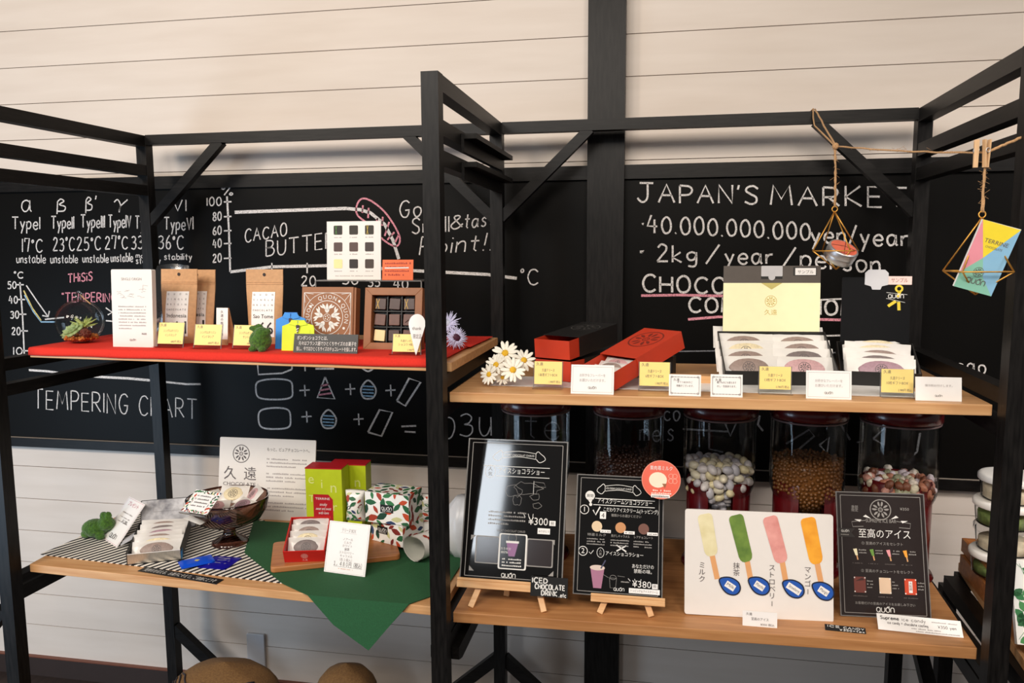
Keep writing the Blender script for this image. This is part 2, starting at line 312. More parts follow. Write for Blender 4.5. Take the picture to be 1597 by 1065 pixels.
for ln in '''A 0 0 3.5 10 7 0|1.3 4 5.7 4
B 0 0 0 10|~0 10 4 9.5 5 7.5 3.5 5.5 0 5.3|~0 5.3 4.5 5 5.8 2.6 4 .3 0 0
C ~6.5 8.5 4.5 10 1.8 9 .3 5 1.6 1 4.2 0 6.5 1.5
D 0 0 0 10|~0 10 4 9 6 5 4 1 0 0
E 5 10 0 10 0 0 5.2 0|0 5.2 4.5 5.2
G ~6.5 8.5 4.5 10 1.8 9 .3 5 1.8 .8 4.5 0 6 2 6.2 4.2|3.8 4.2 6.8 4.2
H 0 0 0 10|6 0 6 10|0 5 6 5
I 0 0 0 10
J 1 10 7 10|~4.5 10 4.5 3 3.5 .5 1.8 0 0 2
K 0 0 0 10|5.5 10 0 4.5 6 0
L 0 10 0 0 5 0
M 0 0 1 10 4 3 7 10 8 0
N 0 0 0 10 6 0 6 10
O ~3.2 10 .8 8 .2 4.5 1.2 1 3.4 0 5.8 1.5 6.5 5 5.6 8.6 3.2 10
P 0 0 0 10|~0 10 4 9.6 5.4 7.5 4 5 0 4.6
R 0 0 0 10|~0 10 4 9.6 5.4 7.5 4 5 0 4.6|2 4.6 6 0
S ~6 8.5 4 10 1.5 9.3 .8 7.2 3 5.4 5.2 3.8 5.2 1.2 3 0 .2 1.3
T 0 10 7 10|3.5 10 3.5 0
U ~0 10 .2 3 1.5 .3 4 .3 5.6 3 5.8 10
V 0 10 3 0 6 10
Y 0 10 3 5 6 10|3 5 3 0
a ~5 5 3 6 .8 4.8 .4 2 2 0 4 1 5 4|5 6 5.2 1 6 0
b 0 10 0 0|~0 3 1.5 5.6 4 5.5 5 3 4 .5 2 0 0 1.5
c ~5 5 3 6 .8 4.8 .4 2 2 0 4 0 5.2 1.2
d ~5 5 3 6 .8 4.8 .4 2 2 0 4 1 5 3|5 10 5 0
e ~.5 3 5 3.2 4.6 5.4 2.8 6 .8 4.6 .4 2 2 0 4 0 5.2 1.2
g ~5 5 3 6 .8 4.8 .6 2.5 2 1 4 1.6 5 4|~5 6 5 -1 3.5 -3 1 -2.5
h 0 10 0 0|~0 4 2 6 4 5.4 4.3 3 4.5 0
i 0 6 0 0|0 8.3 0 9
k 0 10 0 0|4 6 0 2.8 4.5 0
l 0 10 0 0
m 0 6 0 0|~0 4 1.5 6 3 5 3 0|~3 4 4.7 6 6.2 5 6.3 0
n 0 6 0 0|~0 4 2 6 4 5.2 4.3 0
o ~2.6 6 .6 5 .3 2.5 1.6 0 3.6 .2 5 2.6 4.6 5 2.6 6
p 0 6 0 -4|~0 4 1.8 6 4.2 5.4 4.8 3 3.6 .6 1.5 .2 0 1.5
r 0 6 0 0|~0 3.5 1.5 5.6 3.6 6
s ~4.2 5 2.5 6 .8 5 1.5 3.6 3.6 2.4 3.8 .8 2 0 .2 .8
t 2 9 2 1 3.2 0|0 6 4 6
u ~0 6 0 2 1.2 0 3 .4 4.3 3|4.4 6 4.5 0
v 0 6 2.2 0 4.4 6
x 0 6 4.4 0|4.4 6 0 0
y 0 6 2.2 1|4.8 6 1 -4
0 ~2.8 10 .8 8 .2 4.5 1.2 1 2.8 0 4.8 1.5 5.4 5 4.6 8.6 2.8 10
1 0 10 0 0
2 ~.4 8 2 10 4.4 9 4.4 6.5 2 3 0 0|0 0 5.4 .2
3 ~.3 9 2.8 10 4.8 8.4 3.8 6 1.8 5.3|~1.8 5.3 4.8 4.6 5 1.8 3 0 0 .8
4 2.2 10 0 3.5 5.6 3.5|4 7.5 4 -.5
5 4.8 10 1 10 .6 5.6|~.6 5.6 3 6.4 5 4.4 4.6 1.3 2.5 0 0 .8
6 ~3.8 10 1.4 7 .4 3 1.4 .4 3.6 .2 4.8 2 3.8 4.6 1.8 4.8 .6 3
7 0 7.5 0 10 4.6 10 3 0
8 ~2.6 5.4 .8 7 1 9.2 2.6 10 4.2 9 4.2 7 2.6 5.4 .6 3.4 .6 1.2 2.6 0 4.6 1.2 4.6 3.4 2.6 5.4
. 0 0 .6 .5
, .4 .8 0 -1.5
' .5 10 0 7.5
" 0 10 0 8|1.6 10 1.6 8
/ 0 -.5 4 10.5
& ~5.5 1 1.5 8 2.8 10 4 8.4 .4 3 1.4 0 3.6 .4 5.6 3.6
! 1 10 .5 3|.2 .7 .2 0
+ 0 5 6 5|3 8 3 2
° ~1 10 .2 9 .6 7.8 1.6 8.2 1.8 9.4 1 10
% ~1 10 .2 8.6 1 7.6 1.8 8.8 1 10|4.6 10 1.4 1|~4.8 3.2 4 1.8 4.8 .8 5.6 2 4.8 3.2
β .3 -1 .6 8|~.6 8 2.2 10 4 8.4 1.6 6 4.6 4.4 4 1.4 .6 1
γ ~0 8 1.5 10 2.8 6 2.2 1|6 10 2.8 5 2.2 0
· 0 5 .8 5.4 .3 4.6
= 0 6.5 7 6.5|1 3.5 6.5 3.8
¥ 0 10 3 5 6 10|3 5 3 0|.8 4 5.2 4|.8 2.4 5.2 2.4
> 0 8 4 5 1 2'''.split('\n'):
    ch, r = ln[0], ln[2:]; ss = []
    for st in r.split('|'):
        sm = st[0] == '~'; v = [float(q) for q in st.lstrip('~').split()]; p = list(zip(v[::2], v[1::2])); ss.append(catmull(p, 5) if sm else p)
    GL[ch] = (ss, max(max(p[0] for p in q) for q in ss))
def strokes(s, x0, y0, x1, y1, h, sl=0, jit=.25, gap=2.4):
    """hand lettering from (x0,y0) to (x1,y1) on its base line, capital height h; y grows upward in the result's own sense"""
    tot = sum((GL[c][1] if c in GL else 3)+gap for c in s)-gap; L = math.hypot(x1-x0, y1-y0); kx = L/tot; ux, uy = (x1-x0)/L, (y1-y0)/L; ky = h/10
    r = random.Random(len(s)*31+int(x0)); out = []; cx = 0
    for c in s:
        if c in GL:
            dy = r.uniform(-jit, jit)*ky*1.2; ks = 1+r.uniform(-.06, .06)
            for st in GL[c][0]: out.append([(x0+ux*(cx+p[0])*kx+sl*p[1]*ky, y0+uy*(cx+p[0])*kx+dy, p[1]*ky*ks) for p in st])
            cx += GL[c][1]+gap
        else: cx += 3+gap
    return out
YB = YW-.012                                     # face of the slate
class Chalk(MB):
    def px(s, pts, wd, m):                       # a chalk line laid on the slate, through the given points of the picture
        q = [at(x, y, YB-.0006) for x, y in pts]; return s.line([(p.x, p.z) for p in q], wd, m, -(YB-.0006), Matrix(((1, 0, 0, 0), (0, 0, -1, 0), (0, 1, 0, 0), (0, 0, 0, 1))))
    def say(s, t, x0, y0, x1, y1, h, m=None, wd=.0045, sl=0):
        for st in strokes(t, x0, y0, x1, y1, h, sl): s.px([(a, b-c) for a, b, c in st], wd, m or WC)
def board(name, label, x0, x1, writing):
    root = thing(name, label, 'chalkboard', T((x0+x1)/2, YW, H0-.73)); cx = (x0+x1)/2; dz = H0-.73
    def loc(o): o.data.transform(T(-cx, -YW, -dz)); return o
    panel = loc(MB().box((x0, YB, H0-.715), (x1, YW, H0+.24), slate).build('board_panel', root))
    loc(MB().box((x0, YW-.026, H0+.215), (x1, YW, H0+.258), BLACKBEAM).build('frame_rail', root))
    m = MB().box((x0, YW-.026, H0-.727), (x1, YW, H0-.694), BLACKBEAM); m.box((x0, YW-.02, H0-.694), (x1, YW-.013, H0-.6925), mat('chalk_dust', (150, 138, 126), .9)); loc(m.build('chalk_ledge', root))  # thin paler beige line along the top edge of the ledge
    c = Chalk(); c.done = lambda n: (loc(c.build(n, panel)), c.__init__()); writing(c)
    return root
def left_writing(c):
    S = c.say
    S('a', 33, 330, 49, 330, 29); S('β', 88, 331, 102, 331, 22); S("β'", 133, 330, 150, 330, 24); S('γ', 178, 331, 199, 331, 21); S('VI', 270, 329, 290, 329, 17)
    for t, x0, x1, y in (('TypeI', 19, 62, 357), ('TypeII', 80, 115, 356), ('TypeIII', 126, 163, 355), ('TypeIV', 169, 204, 355), ('TypeV', 211, 244, 357), ('TypeVI', 256, 301, 358)): S(t, x0, y, x1, y, 19)
    for t, x0, x1, y in (('17°C', 35, 66, 393), ('23°C', 83, 116, 391), ('25°C', 120, 157, 390), ('27°C', 164, 199, 388), ('33°C', 205, 240, 388), ('36°C', 247, 286, 388)): S(t, x0, y, x1, y, 20)
    for x0, x1, y in ((26, 71, 410), (79, 121, 410), (129, 169, 409), (173, 207, 408)): S('unstable', x0, y, x1, y, 13, wd=.0036)
    S('most', 212, 402, 236, 402, 7, wd=.003); S('stability', 212, 411, 250, 411, 10, wd=.0036); S('stability', 256, 405, 299, 405, 10, wd=.0036); S('°C', 22, 434, 36, 434, 10)
    c.px([(31, 440), (35, 490), (38, 556)], .006, WC)
    for y, t in ((444, '50'), (467, '40'), (490, '30'), (516, '20'), (547, '10')): c.px([(26+(y-444)*.07, y), (37+(y-444)*.09, y)], .005, WC); S(t, 12+(y-444)*.09, y+6, 25+(y-444)*.09, y+6, 11)
    c.px([(41, 445), (58, 470), (75, 494)], .005, WC); c.px([(77, 485), (75, 494), (66, 492)], .005, WC); c.px([(37, 453), (50, 480), (64, 500)], .006, YC); c.px([(38, 460), (52, 486), (64, 502), (86, 502)], .005, BC)
    c.px([(70, 498), (100, 495)], .005, WC)
    S('THiSiS', 106, 441, 144, 437, 13, PC); S('"TEMPERING"', 97, 471, 186, 471, 14, PC); c.px([(165, 480), (175, 487), (168, 491)], .005, WC); c.px([(165, 500), (176, 501)], .005, WC)
    c.done('chalk_table')
    S('TEMPERING CHART', 52, 636, 307, 653, 29)
    c.px([(45, 577), (75, 579), (102, 583)], .008, WC); c.px([(102, 583), (160, 588), (200, 590), (233, 593)], .009, WC); c.px([(233, 593), (290, 599), (313, 599)], .007, WC)
    c.done('chalk_title')
    S('%', 345, 306, 363, 305, 14); c.px([(354, 306), (357, 360), (359, 424)], .007, WC)
    for y, t in ((315, '100'), (338, '80'), (360, '60'), (380, '40'), (403, '20')): c.px([(349, y), (361, y-.5)], .005, WC); S(t, 323 if len(t) > 2 else 332, y+6, 345, y+5, 13)
    c.px([(359, 424), (424, 416), (520, 414), (645, 422), (760, 428), (806, 434)], .010, WC)
    for x in (424, 479, 540, 585, 627): c.px([(x, 410), (x, 426)], .005, WC)
    S('20', 470, 446, 492, 446, 15); S('30', 534, 443, 558, 443, 13); S('35', 574, 447, 592, 447, 13); S('40', 614, 450, 636, 450, 14)
    c.px([(366, 331), (450, 328), (540, 325), (562, 327), (578, 332), (600, 350), (613, 375), (622, 404)], .011, WC); S('°C', 812, 444, 839, 445, 25)
    c.px(catmull([(556, 322), (564, 310), (580, 314), (603, 334), (623, 368), (618, 384), (598, 374), (575, 350), (558, 336), (556, 322)]), .006, PC)
    for a in ((566, 320, 565, 332), (575, 324, 574, 340), (589, 340, 586, 350), (597, 338, 596, 352), (607, 346, 600, 368), (615, 362, 604, 374), (622, 366, 616, 378)): c.px([a[:2], a[2:]], .006, PC)
    S('CACAO', 382, 378, 447, 367, 19); S('BUTTER', 415, 400, 521, 386, 24)
    c.done('chalk_graph')
    S('Good', 623, 340, 692, 332, 25); S('Smell', 642, 364, 700, 361, 23); S('&', 702, 357, 721, 356, 20, sl=.1); S('taste', 724, 357, 782, 350, 24, sl=.1); S('Point!!', 654, 398, 767, 390, 27, sl=.15)
    c.done('chalk_note')
    rr = lambda x0, y0, x1, y1: catmull([(x0, (y0+y1)/2), (x0+4, y0+4), ((x0+x1)/2, y0), (x1-4, y0+3), (x1, (y0+y1)/2), (x1-3, y1-3), ((x0+x1)/2, y1), (x0+5, y1-3), (x0, (y0+y1)/2)])
    for p in ([(401, 560), (403, 584), (440, 582), (455, 576), (457, 560)], rr(399, 591, 456, 623), rr(403, 636, 453, 669)): c.px(p, .006, WC)
    for x, y in ((475, 609), (546, 607), (609, 609), (478, 650), (559, 654), (475, 570)): c.px([(x-8, y), (x+8, y-1)], .005, WC); c.px([(x, y-9), (x+1, y+9)], .005, WC)
    c.px([(507, 588), (495, 620), (522, 622), (507, 588)], .006, WC); c.px([(492, 575), (521, 575)], .006, WC); c.px(catmull([(562, 572), (574, 579), (584, 573)]), .006, WC)
    for k in range(3): c.px([(500-k*2, 602+k*7), (513+k*2, 599+k*7)], .006, PC)
    for ex, ey in ((574, 608), (512, 654)):
        c.px(catmull([(ex, ey-15), (ex-11, ey-2), (ex-8, ey+11), (ex, ey+14), (ex+9, ey+11), (ex+12, ey-2), (ex, ey-15)]), .006, WC)
        for k in range(4): c.px([(ex-9, ey-6+k*5), (ex+9, ey-5+k*5)], .005, BC)
    for p in ([(619, 625), (632, 633), (656, 596), (638, 590), (619, 625)], [(574, 674), (595, 680), (612, 643), (592, 639), (574, 674)]): c.px(p, .007, WC)
    c.px([(626, 665), (649, 664)], .006, WC); c.px([(631, 673), (648, 674)], .006, WC)
    S('o', 690, 684, 709, 684, 54); S('3', 717, 681, 737, 681, 33); S('u', 748, 679, 766, 679, 46)
    S('ite', 808, 682, 872, 684, 44, DC); c.done('chalk_formula')
def right_writing(c):
    S = c.say
    S("JAPAN'S", 994, 315, 1182, 318, 29, wd=.006); S('MARKET', 1202, 319, 1414, 323, 30, wd=.006)
    c.done('chalk_heading')
    S('·40.000.000.000', 1001, 362, 1263, 374, 26, wd=.006); S('yen/year', 1265, 378, 1416, 384, 27, wd=.006)
    S('·', 998, 402, 1004, 402, 18, wd=.008); S('2kg', 1025, 408, 1086, 409, 26, wd=.006); S('/', 1101, 410, 1122, 410, 26, wd=.006); S('year', 1131, 410, 1205, 412, 25, wd=.006); S('/', 1221, 414, 1241, 414, 28, wd=.006); S('person', 1249, 416, 1372, 426, 30, wd=.006)
    S('CHOCOLATE', 1002, 455, 1236, 460, 25, wd=.007); c.px([(1000, 461), (1060, 460), (1240, 464)], .008, PC); S('CONSUMPTION', 1074, 486, 1330, 492, 22, wd=.007); c.px([(1073, 498), (1121, 494), (1315, 499)], .008, PC)
    c.done('chalk_list')
    c.px([(1270, 468), (1316, 466)], .005, WC); c.px([(1270, 524), (1316, 523)], .005, WC); c.px([(1055, 548), (1120, 547), (1316, 550)], .004, DC); S('cacao', 1456, 578, 1537, 583, 24)
    c.px([(1531, 597), (1540, 598)], .006, WC); S('co', 1035, 655, 1060, 655, 24, DC); S('me.s', 998, 687, 1050, 687, 28, DC)
    for p in ([(1065, 669), (1135, 673)], [(1106, 660), (1106, 700), (1128, 705)], [(1131, 660), (1149, 658), (1139, 680), (1131, 660)], [(1226, 692), (1262, 670), (1270, 680), (1246, 700)], [(1278, 694), (1293, 682), (1290, 706), (1278, 694)], [(1185, 648), (1182, 662), (1190, 672)], [(1310, 660), (1326, 686)],
              [(1336, 690), (1345, 688), (1346, 664)], [(1362, 684), (1381, 666), (1379, 694), (1362, 684)], [(1420, 676), (1424, 690), (1421, 698)], [(1435, 675), (1430, 705), (1419, 714)]): c.px(p, .006, DC)
    c.px([(1460, 648), (1461, 652)], .006, WC); c.done('chalk_sketch')
board('chalkboard', 'long chalkboard left of the wall post, with tempering chart and cacao butter curve', -3.2, -.2195, left_writing)
board('chalkboard', 'chalkboard right of the wall post, headed with a market heading in capitals', -.1075, 2.4, right_writing)
# ================================================================ the black timber rack
rack = thing('display_rack', 'black timber display rack of three frames joined by a back rail and braces', 'shelf rack', T(-.48, 2.0, 0))
def rp(m, name): o = m.build(name, rack); o.data.transform(T(.48, -2.0, 0)); o.data.update(); return o
FR = {'L': ((-1.717, -1.679, 1.702), (-1.693, -1.657, 2.342)), 'C': ((-.502, -.464, 1.641), (-.504, -.466, 2.338)), 'R': ((.671, .709, 1.641), (.690, .728, 2.342))}
TOP = H0+.376
for k, (fr, bk) in FR.items():
    rp(MB().box((fr[0], fr[2], 0), (fr[1], fr[2]+.038, TOP), BLACKWOOD), 'post'); rp(MB().box((bk[0], bk[2], 0), (bk[1], bk[2]+.036, TOP), BLACKWOOD), 'post')
    for z1, z0 in ((.376, .340), (.281, .247), (.216, .182), (-.278, -.310), (-.346, -.377), (-.868, -.892), (-.898, -.935)):
        e = .0015
        rp(MB().hexa([(fr[0]+e, fr[2]+.038, H0+z0), (fr[1]-e, fr[2]+.038, H0+z0), (bk[1]-e, bk[2], H0+z0), (bk[0]+e, bk[2], H0+z0), (fr[0]+e, fr[2]+.038, H0+z1), (fr[1]-e, fr[2]+.038, H0+z1), (bk[1]-e, bk[2], H0+z1), (bk[0]+e, bk[2], H0+z1)], BLACKRAIL), 'side_rail')
for a, b in (('L', 'C'), ('C', 'R')):
    xa, xb = FR[a][1][1], FR[b][1][0]
    rp(MB().box((xa, 2.342, H0+.346), (xb, 2.375, H0+.378), BLACKBEAM), 'back_rail')
    rp(MB().bar((xa-.008, 2.358, H0+.095), (xa+.262, 2.358, H0+.352), .03, .028, BLACKBEAM, (0, 1, 0)), 'brace'); rp(MB().bar((xb+.008, 2.358, H0+.095), (xb-.262, 2.358, H0+.352), .03, .028, BLACKBEAM, (0, 1, 0)), 'brace')
    rp(MB().bar((xa-.008, 2.358, H0-1.325), (xa+.262, 2.358, H0-1.56), .036, .028, BLACKBEAM, (0, 1, 0)), 'brace'); rp(MB().bar((xb+.008, 2.358, H0-1.325), (xb-.262, 2.358, H0-1.56), .036, .028, BLACKBEAM, (0, 1, 0)), 'brace')
    rp(MB().box((xa, 2.345, H0-1.60), (xb, 2.375, H0-1.56), BLACKBEAM), 'back_rail')
for z in (.262, .196):                           # narrow ledges screwed to the middle frame
    m = MB().box((-.4655, 1.84, H0+z), (-.428, 2.31, H0+z+.012), BLACKRAIL); m.box((-.4655, 1.84, H0+z-.03), (-.4585, 2.31, H0+z), BLACKRAIL); rp(m, 'support_ledge')
m = MB().prism([(1.69, 0), (2.25, 0), (2.25, -.04), (1.72, -.04), (1.69, -.03)], -.035, .035, BLACKRAIL, Matrix(((0, 0, 1, -.483), (1, 0, 0, 0), (0, 1, 0, H0-.935), (0, 0, 0, 1))))
rp(m, 'support_ledge')
m = MB().bar((.69, 1.70, H0-1.32), (.70, 2.30, H0-.94), .032, .03, BLACKRAIL); rp(m, 'brace')
rp(MB().bar((-1.722, 1.72, at(14, 949, 1.72).z), (-1.99, 1.72, at(14, 949, 1.72).z-.30), .036, .03, BLACKBEAM, (0, 1, 0)), 'brace')
# boards
def plank(name, label, p, th, m, group='shelf boards of the rack'):
    c = Vector((sum(q[0] for q in p)/4, sum(q[1] for q in p)/4, sum(q[2] for q in p)/4-th))
    o = MB().hexa([(x-c.x, y-c.y, z-th-c.z) for x, y, z in p]+[(x-c.x, y-c.y, z-c.z) for x, y, z in p], m).build(name, M=T(c), bevel=.0015); return tag(o, label, 'shelf', group)
ZB = Z_RED-.003
plank('shelf_board', 'pine shelf board under the red cloth, upper left', [(-1.612, 1.752, ZB), (-.458, 1.695, ZB-.002), (-.452, 2.19, ZB), (-1.62, 2.22, ZB)], .021, PINE)
plank('shelf_board', 'pine shelf board holding the gift boxes, upper right', [(-.4635, 1.695, Z_UP-.004), (.668, 1.695, Z_UP+.003), (.684, 2.21, Z_UP+.002), (-.4635, 2.21, Z_UP-.003)], .023, PINE)
plank('shelf_board', 'pine shelf board under the striped and green cloths, lower left', [(-1.665, 1.752, Z_LL), (-.49, 1.695, Z_LL), (-.49, 2.23, Z_LL), (-1.70, 2.24, Z_LL)], .022, PINE)
plank('shelf_board', 'oiled pine shelf board under the menu signs, lower right', [(-.462, 1.692, Z_LR-.007), (.669, 1.692, Z_LR+.009), (.70, 2.24, Z_LR+.009), (-.462, 2.24, Z_LR-.007)], .025, PINE2)
def zlr(x): return Z_LR-.007+.016*(x+.462)/1.13
# ================================================================ helpers for goods
def sheet(name, label, cat, fr, th, m, paint=None, group=None, rad=0, lay=None):
    """an upright card or panel as one mesh, print laid on its front"""
    M, wd, h = fr; mb = MB(); out = rrect(-wd/2, 0, wd/2, h, rad) if rad else [(-wd/2, 0), (wd/2, 0), (wd/2, h), (-wd/2, h)]
    mb.prism(out, -th, 0, m)
    if paint: paint(mb, wd, h)
    return tag(mb.build(name, M=M), label, cat, group)
def ss(t, v): return t
def price_card(label, fr, lines, group='yellow price cards in clear stands', white=False):
    M, wd, h = fr; t = thing('price_card_stand', label, 'price card', M, group)
    m = MB(); m.box((-wd/2-.002, 0, -.0025), (wd/2+.002, h, -.001), ACRYL); 
    m.box((-wd/2-.002, -.001, -.001), (wd/2+.002, .001, .020), ACRYL); m.box((-wd/2-.002, .0, -.0027), (-wd/2-.0008, h, -.0009), RIM); m.box((wd/2+.0008, 0, -.0027), (wd/2+.002, h, -.0009), RIM)
    m.build('clear_holder', t)
    c = MB(); y0 = h*.16; c.box((-wd/2, y0, -.0009), (wd/2, h-.001, 0), WHITE if white else CREAM)
    c.text('久遠', -wd*.44, h*.84, h*.13, INK, al='l', z=.0003)
    for i, s in enumerate(lines[:-1]): c.text(s, 0, h*(.62-.17*i), h*.13, INK, z=.0003, wd=min(wd*.7, wd*.075*len(s)))
    c.text(lines[-1], wd*.45, y0+h*.05, h*.11, INK, al='r', z=.0003, wd=wd*.42)
    c.build('card', t); return t
ROUGHW = mat('rough_white_board', (234, 228, 222), .45, var=.01)
MOSS = mat('green_moss', (74, 116, 28), .95, scale=160, col2=(38, 72, 14), bump=1, sheen=.3)
def moss_figure(name, label, balls, M):
    mb = MB()
    for c, r in balls: mb.ball(c, r, MOSS, 20, 12)
    o = mb.build(name, M=M); r = o.modifiers.new('skin', 'REMESH'); r.mode = 'VOXEL'; r.voxel_size = .0016; r.use_smooth_shade = True
    s = o.modifiers.new('soft', 'SMOOTH'); s.iterations = 6; s.factor = .6
    tx = bpy.data.textures.new('moss_fuzz', 'CLOUDS'); tx.noise_scale = .0035; tx.noise_depth = 2
    d = o.modifiers.new('fuzz', 'DISPLACE'); d.texture = tx; d.strength = .0035; d.mid_level = .5
    return tag(o, label, 'ornament')
def leaf(mb, x, y, l, wd, a, m, z=.0005, lim=None):
    c, s = math.cos(a), math.sin(a); p = []
    for u, v in ((0, 0), (.2, .32), (.5, .5), (.8, .3), (1, 0), (.8, -.3), (.5, -.5), (.2, -.32)):
        q = (x+(u-.5)*l*c-v*wd*s, y+(u-.5)*l*s+v*wd*c)
        if lim: q = (min(max(q[0], lim[0]), lim[2]), min(max(q[1], lim[1]), lim[3]))
        p.append(q)
    mb.poly(p[::-1], z, m)
LEAFC = [flat((34, 96, 58)), flat((34, 96, 58)), flat((52, 120, 70)), flat((20, 66, 48)), flat((196, 72, 36)), flat((128, 40, 34)), flat((44, 66, 104)), flat((206, 206, 150)), flat((168, 60, 40))]
def leaves(mb, x0, y0, x1, y1, seed, z=.0006, size=.016, M=None, n=None):
    r = random.Random(seed); A = (x1-x0)*(y1-y0); pts = []
    for k in range(900):
        p = (r.uniform(x0, x1), r.uniform(y0, y1))
        if all(math.hypot(p[0]-q[0], p[1]-q[1]) > size*.72 for q in pts): pts.append(p)
    sub = MB()
    for p in pts:
        m = r.choice(LEAFC); l = size*r.uniform(.8, 1.35); leaf(sub, p[0], p[1], l, l*r.uniform(.4, .55), r.uniform(0, 6.3), m, z, (x0, y0, x1, y1))
    for i, m in enumerate(sub.mats):
        k = mb.slot(m)
    off = len(mb.v); mb.v += [tuple(M @ Vector(q)) if M else q for q in sub.v]
    for f, mi in zip(sub.f, sub.mi): mb.f.append(tuple(a+off for a in f)); mb.mi.append(mb.slot(sub.mats[mi])); mb.sm.append(False)
# ---- sachet with a pressed sweet inside (thing > wrapper, sweet)
FILM = film('milky_wrapper', (248, 245, 241), .62, .22); FILMW = film('white_wrapper', (250, 247, 242), .8, .3)
COOK = {k: mat('sweet_'+k, tuple(int(q*.66+246*.34) for q in c), .5, scale=160, var=.12) for k, c in (('pink', (190, 128, 132)), ('brown', (110, 82, 70)), ('dark', (66, 50, 46)), ('green', (150, 158, 110)), ('cream', (226, 204, 150)), ('mauve', (128, 80, 96)))}
def sachet(label, M, wd, h, kind, group, film_m=None, name='sweet_sachet'):
    t = thing(name, label, 'sweet packet', M, group); fm = film_m or FILM; mb = MB(); n, k = 10, 6; r = random.Random(int(wd*1e5)+len(label))
    top = []; bot = []
    for sgn in (1, -1):
        vs = []
        for j in range(k+1):
            for i in range(n+1):
                u, v = i/n, j/k; e = min(1, min(u, 1-u)*7)*min(1, min(v, 1-v)*5); vs.append((wd*(u-.5), h*v, sgn*.0066*e+.0007*sgn*r.uniform(-1, 1)*e+.0006*math.sin(u*40)*(1-e)))
        mb.add(vs, [(a, a+1, a+n+2, a+n+1) if sgn > 0 else (a+n+1, a+n+2, a+1, a) for j in range(k) for a in range(j*(n+1), j*(n+1)+n)], fm, None, True)
    mb.build('wrapper', t)
    c = MB(); rx, ry = wd*.34, h*.38
    c.lathe([(0, -.003), (rx*.93, -.003), (rx, -.0015), (rx, .0015), (rx*.93, .003), (0, .0032)], COOK[kind], 24, T(0, h*.48, .0042), 1, ry/rx)
    st = MB(); petal_mark(c, 0, h*.48, ry*.6, INK, .0078)
    c.build('sweet', t); return t
def packet_row(n, label_of, base, dvec, wd, h, kinds, group, tilt, jit=.004, film_m=None):
    for i in range(n):
        sachet(label_of(i), base @ T(rnd.uniform(-jit, jit), dvec[1]*i, dvec[2]*i) @ RX(tilt+rnd.uniform(-2, 2)) @ RZ(rnd.uniform(-2, 2)), wd, h, kinds[i % len(kinds)], group, film_m)
ORD = ['front', 'second', 'third', 'fourth', 'fifth', 'sixth', 'seventh', 'rearmost']
# ================================================================ upper left shelf
zr = Z_RED+.0006
# red cloth with its front drop
REDC = mat('red_felt_cloth', (216, 52, 40), .9, scale=260, var=.06, bump=.15, spec=.2)
mb = MB(); fx = [(-1.618+.0, 1.748), (-.486, 1.690)]; n = 24; vs = []
def front(x): return 1.752+(x+1.612)*(1.695-1.752)/1.154
bm_rows = [(0, .36, .0012), (0, .2, .0012), (0, .02, .0014), (0, .002, .0012), (0, -.0015, -.002), (0, -.002, -.012), (0, -.002, -.018)]
rows = []
for t_, dy, dz in bm_rows:
    row = []
    for i in range(n+1):
        x = -1.614+i/n*(1.614-.478); row.append((x, front(x)+dy*(1+.08*math.sin(i)), Z_RED-.003+.0032+dz-(.0 if dy > 0 else .0008*math.sin(i*1.3))))
    rows.append(row)
vs = [p for r_ in rows for p in r_]; N = n+1
fs = [(a+N, a+N+1, a+1, a) for j in range(len(rows)-1) for a in range(j*N, j*N+n)]
mb.add([(x+1.05, y-1.8, z-Z_RED) for x, y, z in vs], fs, REDC, None, True)
o = mb.build('table_cloth', M=T(-1.05, 1.8, Z_RED)); s = o.modifiers.new('thick', 'SOLIDIFY'); s.thickness = .0012; s.offset = 1
tag(o, 'bright red felt cloth covering the upper left shelf and its front edge', 'cloth')
mb = MB(); v = [(-.70, 1.93), (-.470, 1.93), (-.462, 2.165), (-.72, 2.15)]; mb.prism([(x+.58, y-2.0) for x, y in v], 0, .0015, REDC)
for i in range(26): x = -.12+i*.0088; mb.tube([(x, -.07, .0012), (x+.001, -.077, .0018), (x-.001, -.083, .0012)], .0012, flat((120, 16, 16)), 5)
tag(mb.build('table_mat', M=T(-.58, 2.0, Z_RED+.0018)), 'small red fringed mat under the lilac flowers', 'cloth')
# ---- glass globe with plants
P = xz(127, 1.86, zr); R = .0605; g = thing('hanging_globe_vase', 'round clear glass globe holding succulents, left end of red shelf', 'glass globe', T(P))
mb = MB(); prof = [(.018, .002)]+[(R*math.sin(a), R-R*math.cos(a)) for a in [PI*(.12+.80*i/18) for i in range(19)]]+[(.006, 2*R+.001), (.0035, 2*R+.006)]
mb.lathe([(0, .002)]+prof, GLASS, 36); mb.lathe([(0, .005)]+[(max(.001, r_-.0022), .0022+z*.966) for r_, z in prof], GLASS, 36); mb.build('glass_bowl', g)
mb = MB(); mb.torus((.002, 0, 2*R+.012), .0085, .0026, thin('glass_loop', (.9, .92, .94), .04, 1, .12)); mb.build('hanging_loop', g)
mb = MB(); mb.tube([(.006, .002, 2*R+.012), (.016, .0, 2*R+.004), (.030, -.004, 2*R-.004), (.042, -.006, 2*R-.012)], .0016, TWINE, 6); mb.build('cord', g)
GRV = mat('orange_moss_gravel', (214, 130, 60), .9, scale=120, col2=(150, 84, 36), bump=.6)
mb = MB(); r = random.Random(3)
for i in range(240):
    a = r.uniform(0, 6.3); q = .041*math.sqrt(r.random()); mb.ball((q*math.cos(a), q*math.sin(a), .010+r.uniform(0, .008)+q*q*3), (r.uniform(.0025, .005),)*3, GRV, 6, 4, jit=.2, rg=r)
o = mb.build('orange_gravel', M=T(P)); tag(o, 'orange moss gravel in the bottom of the glass globe', 'gravel'); o['kind'] = 'stuff'
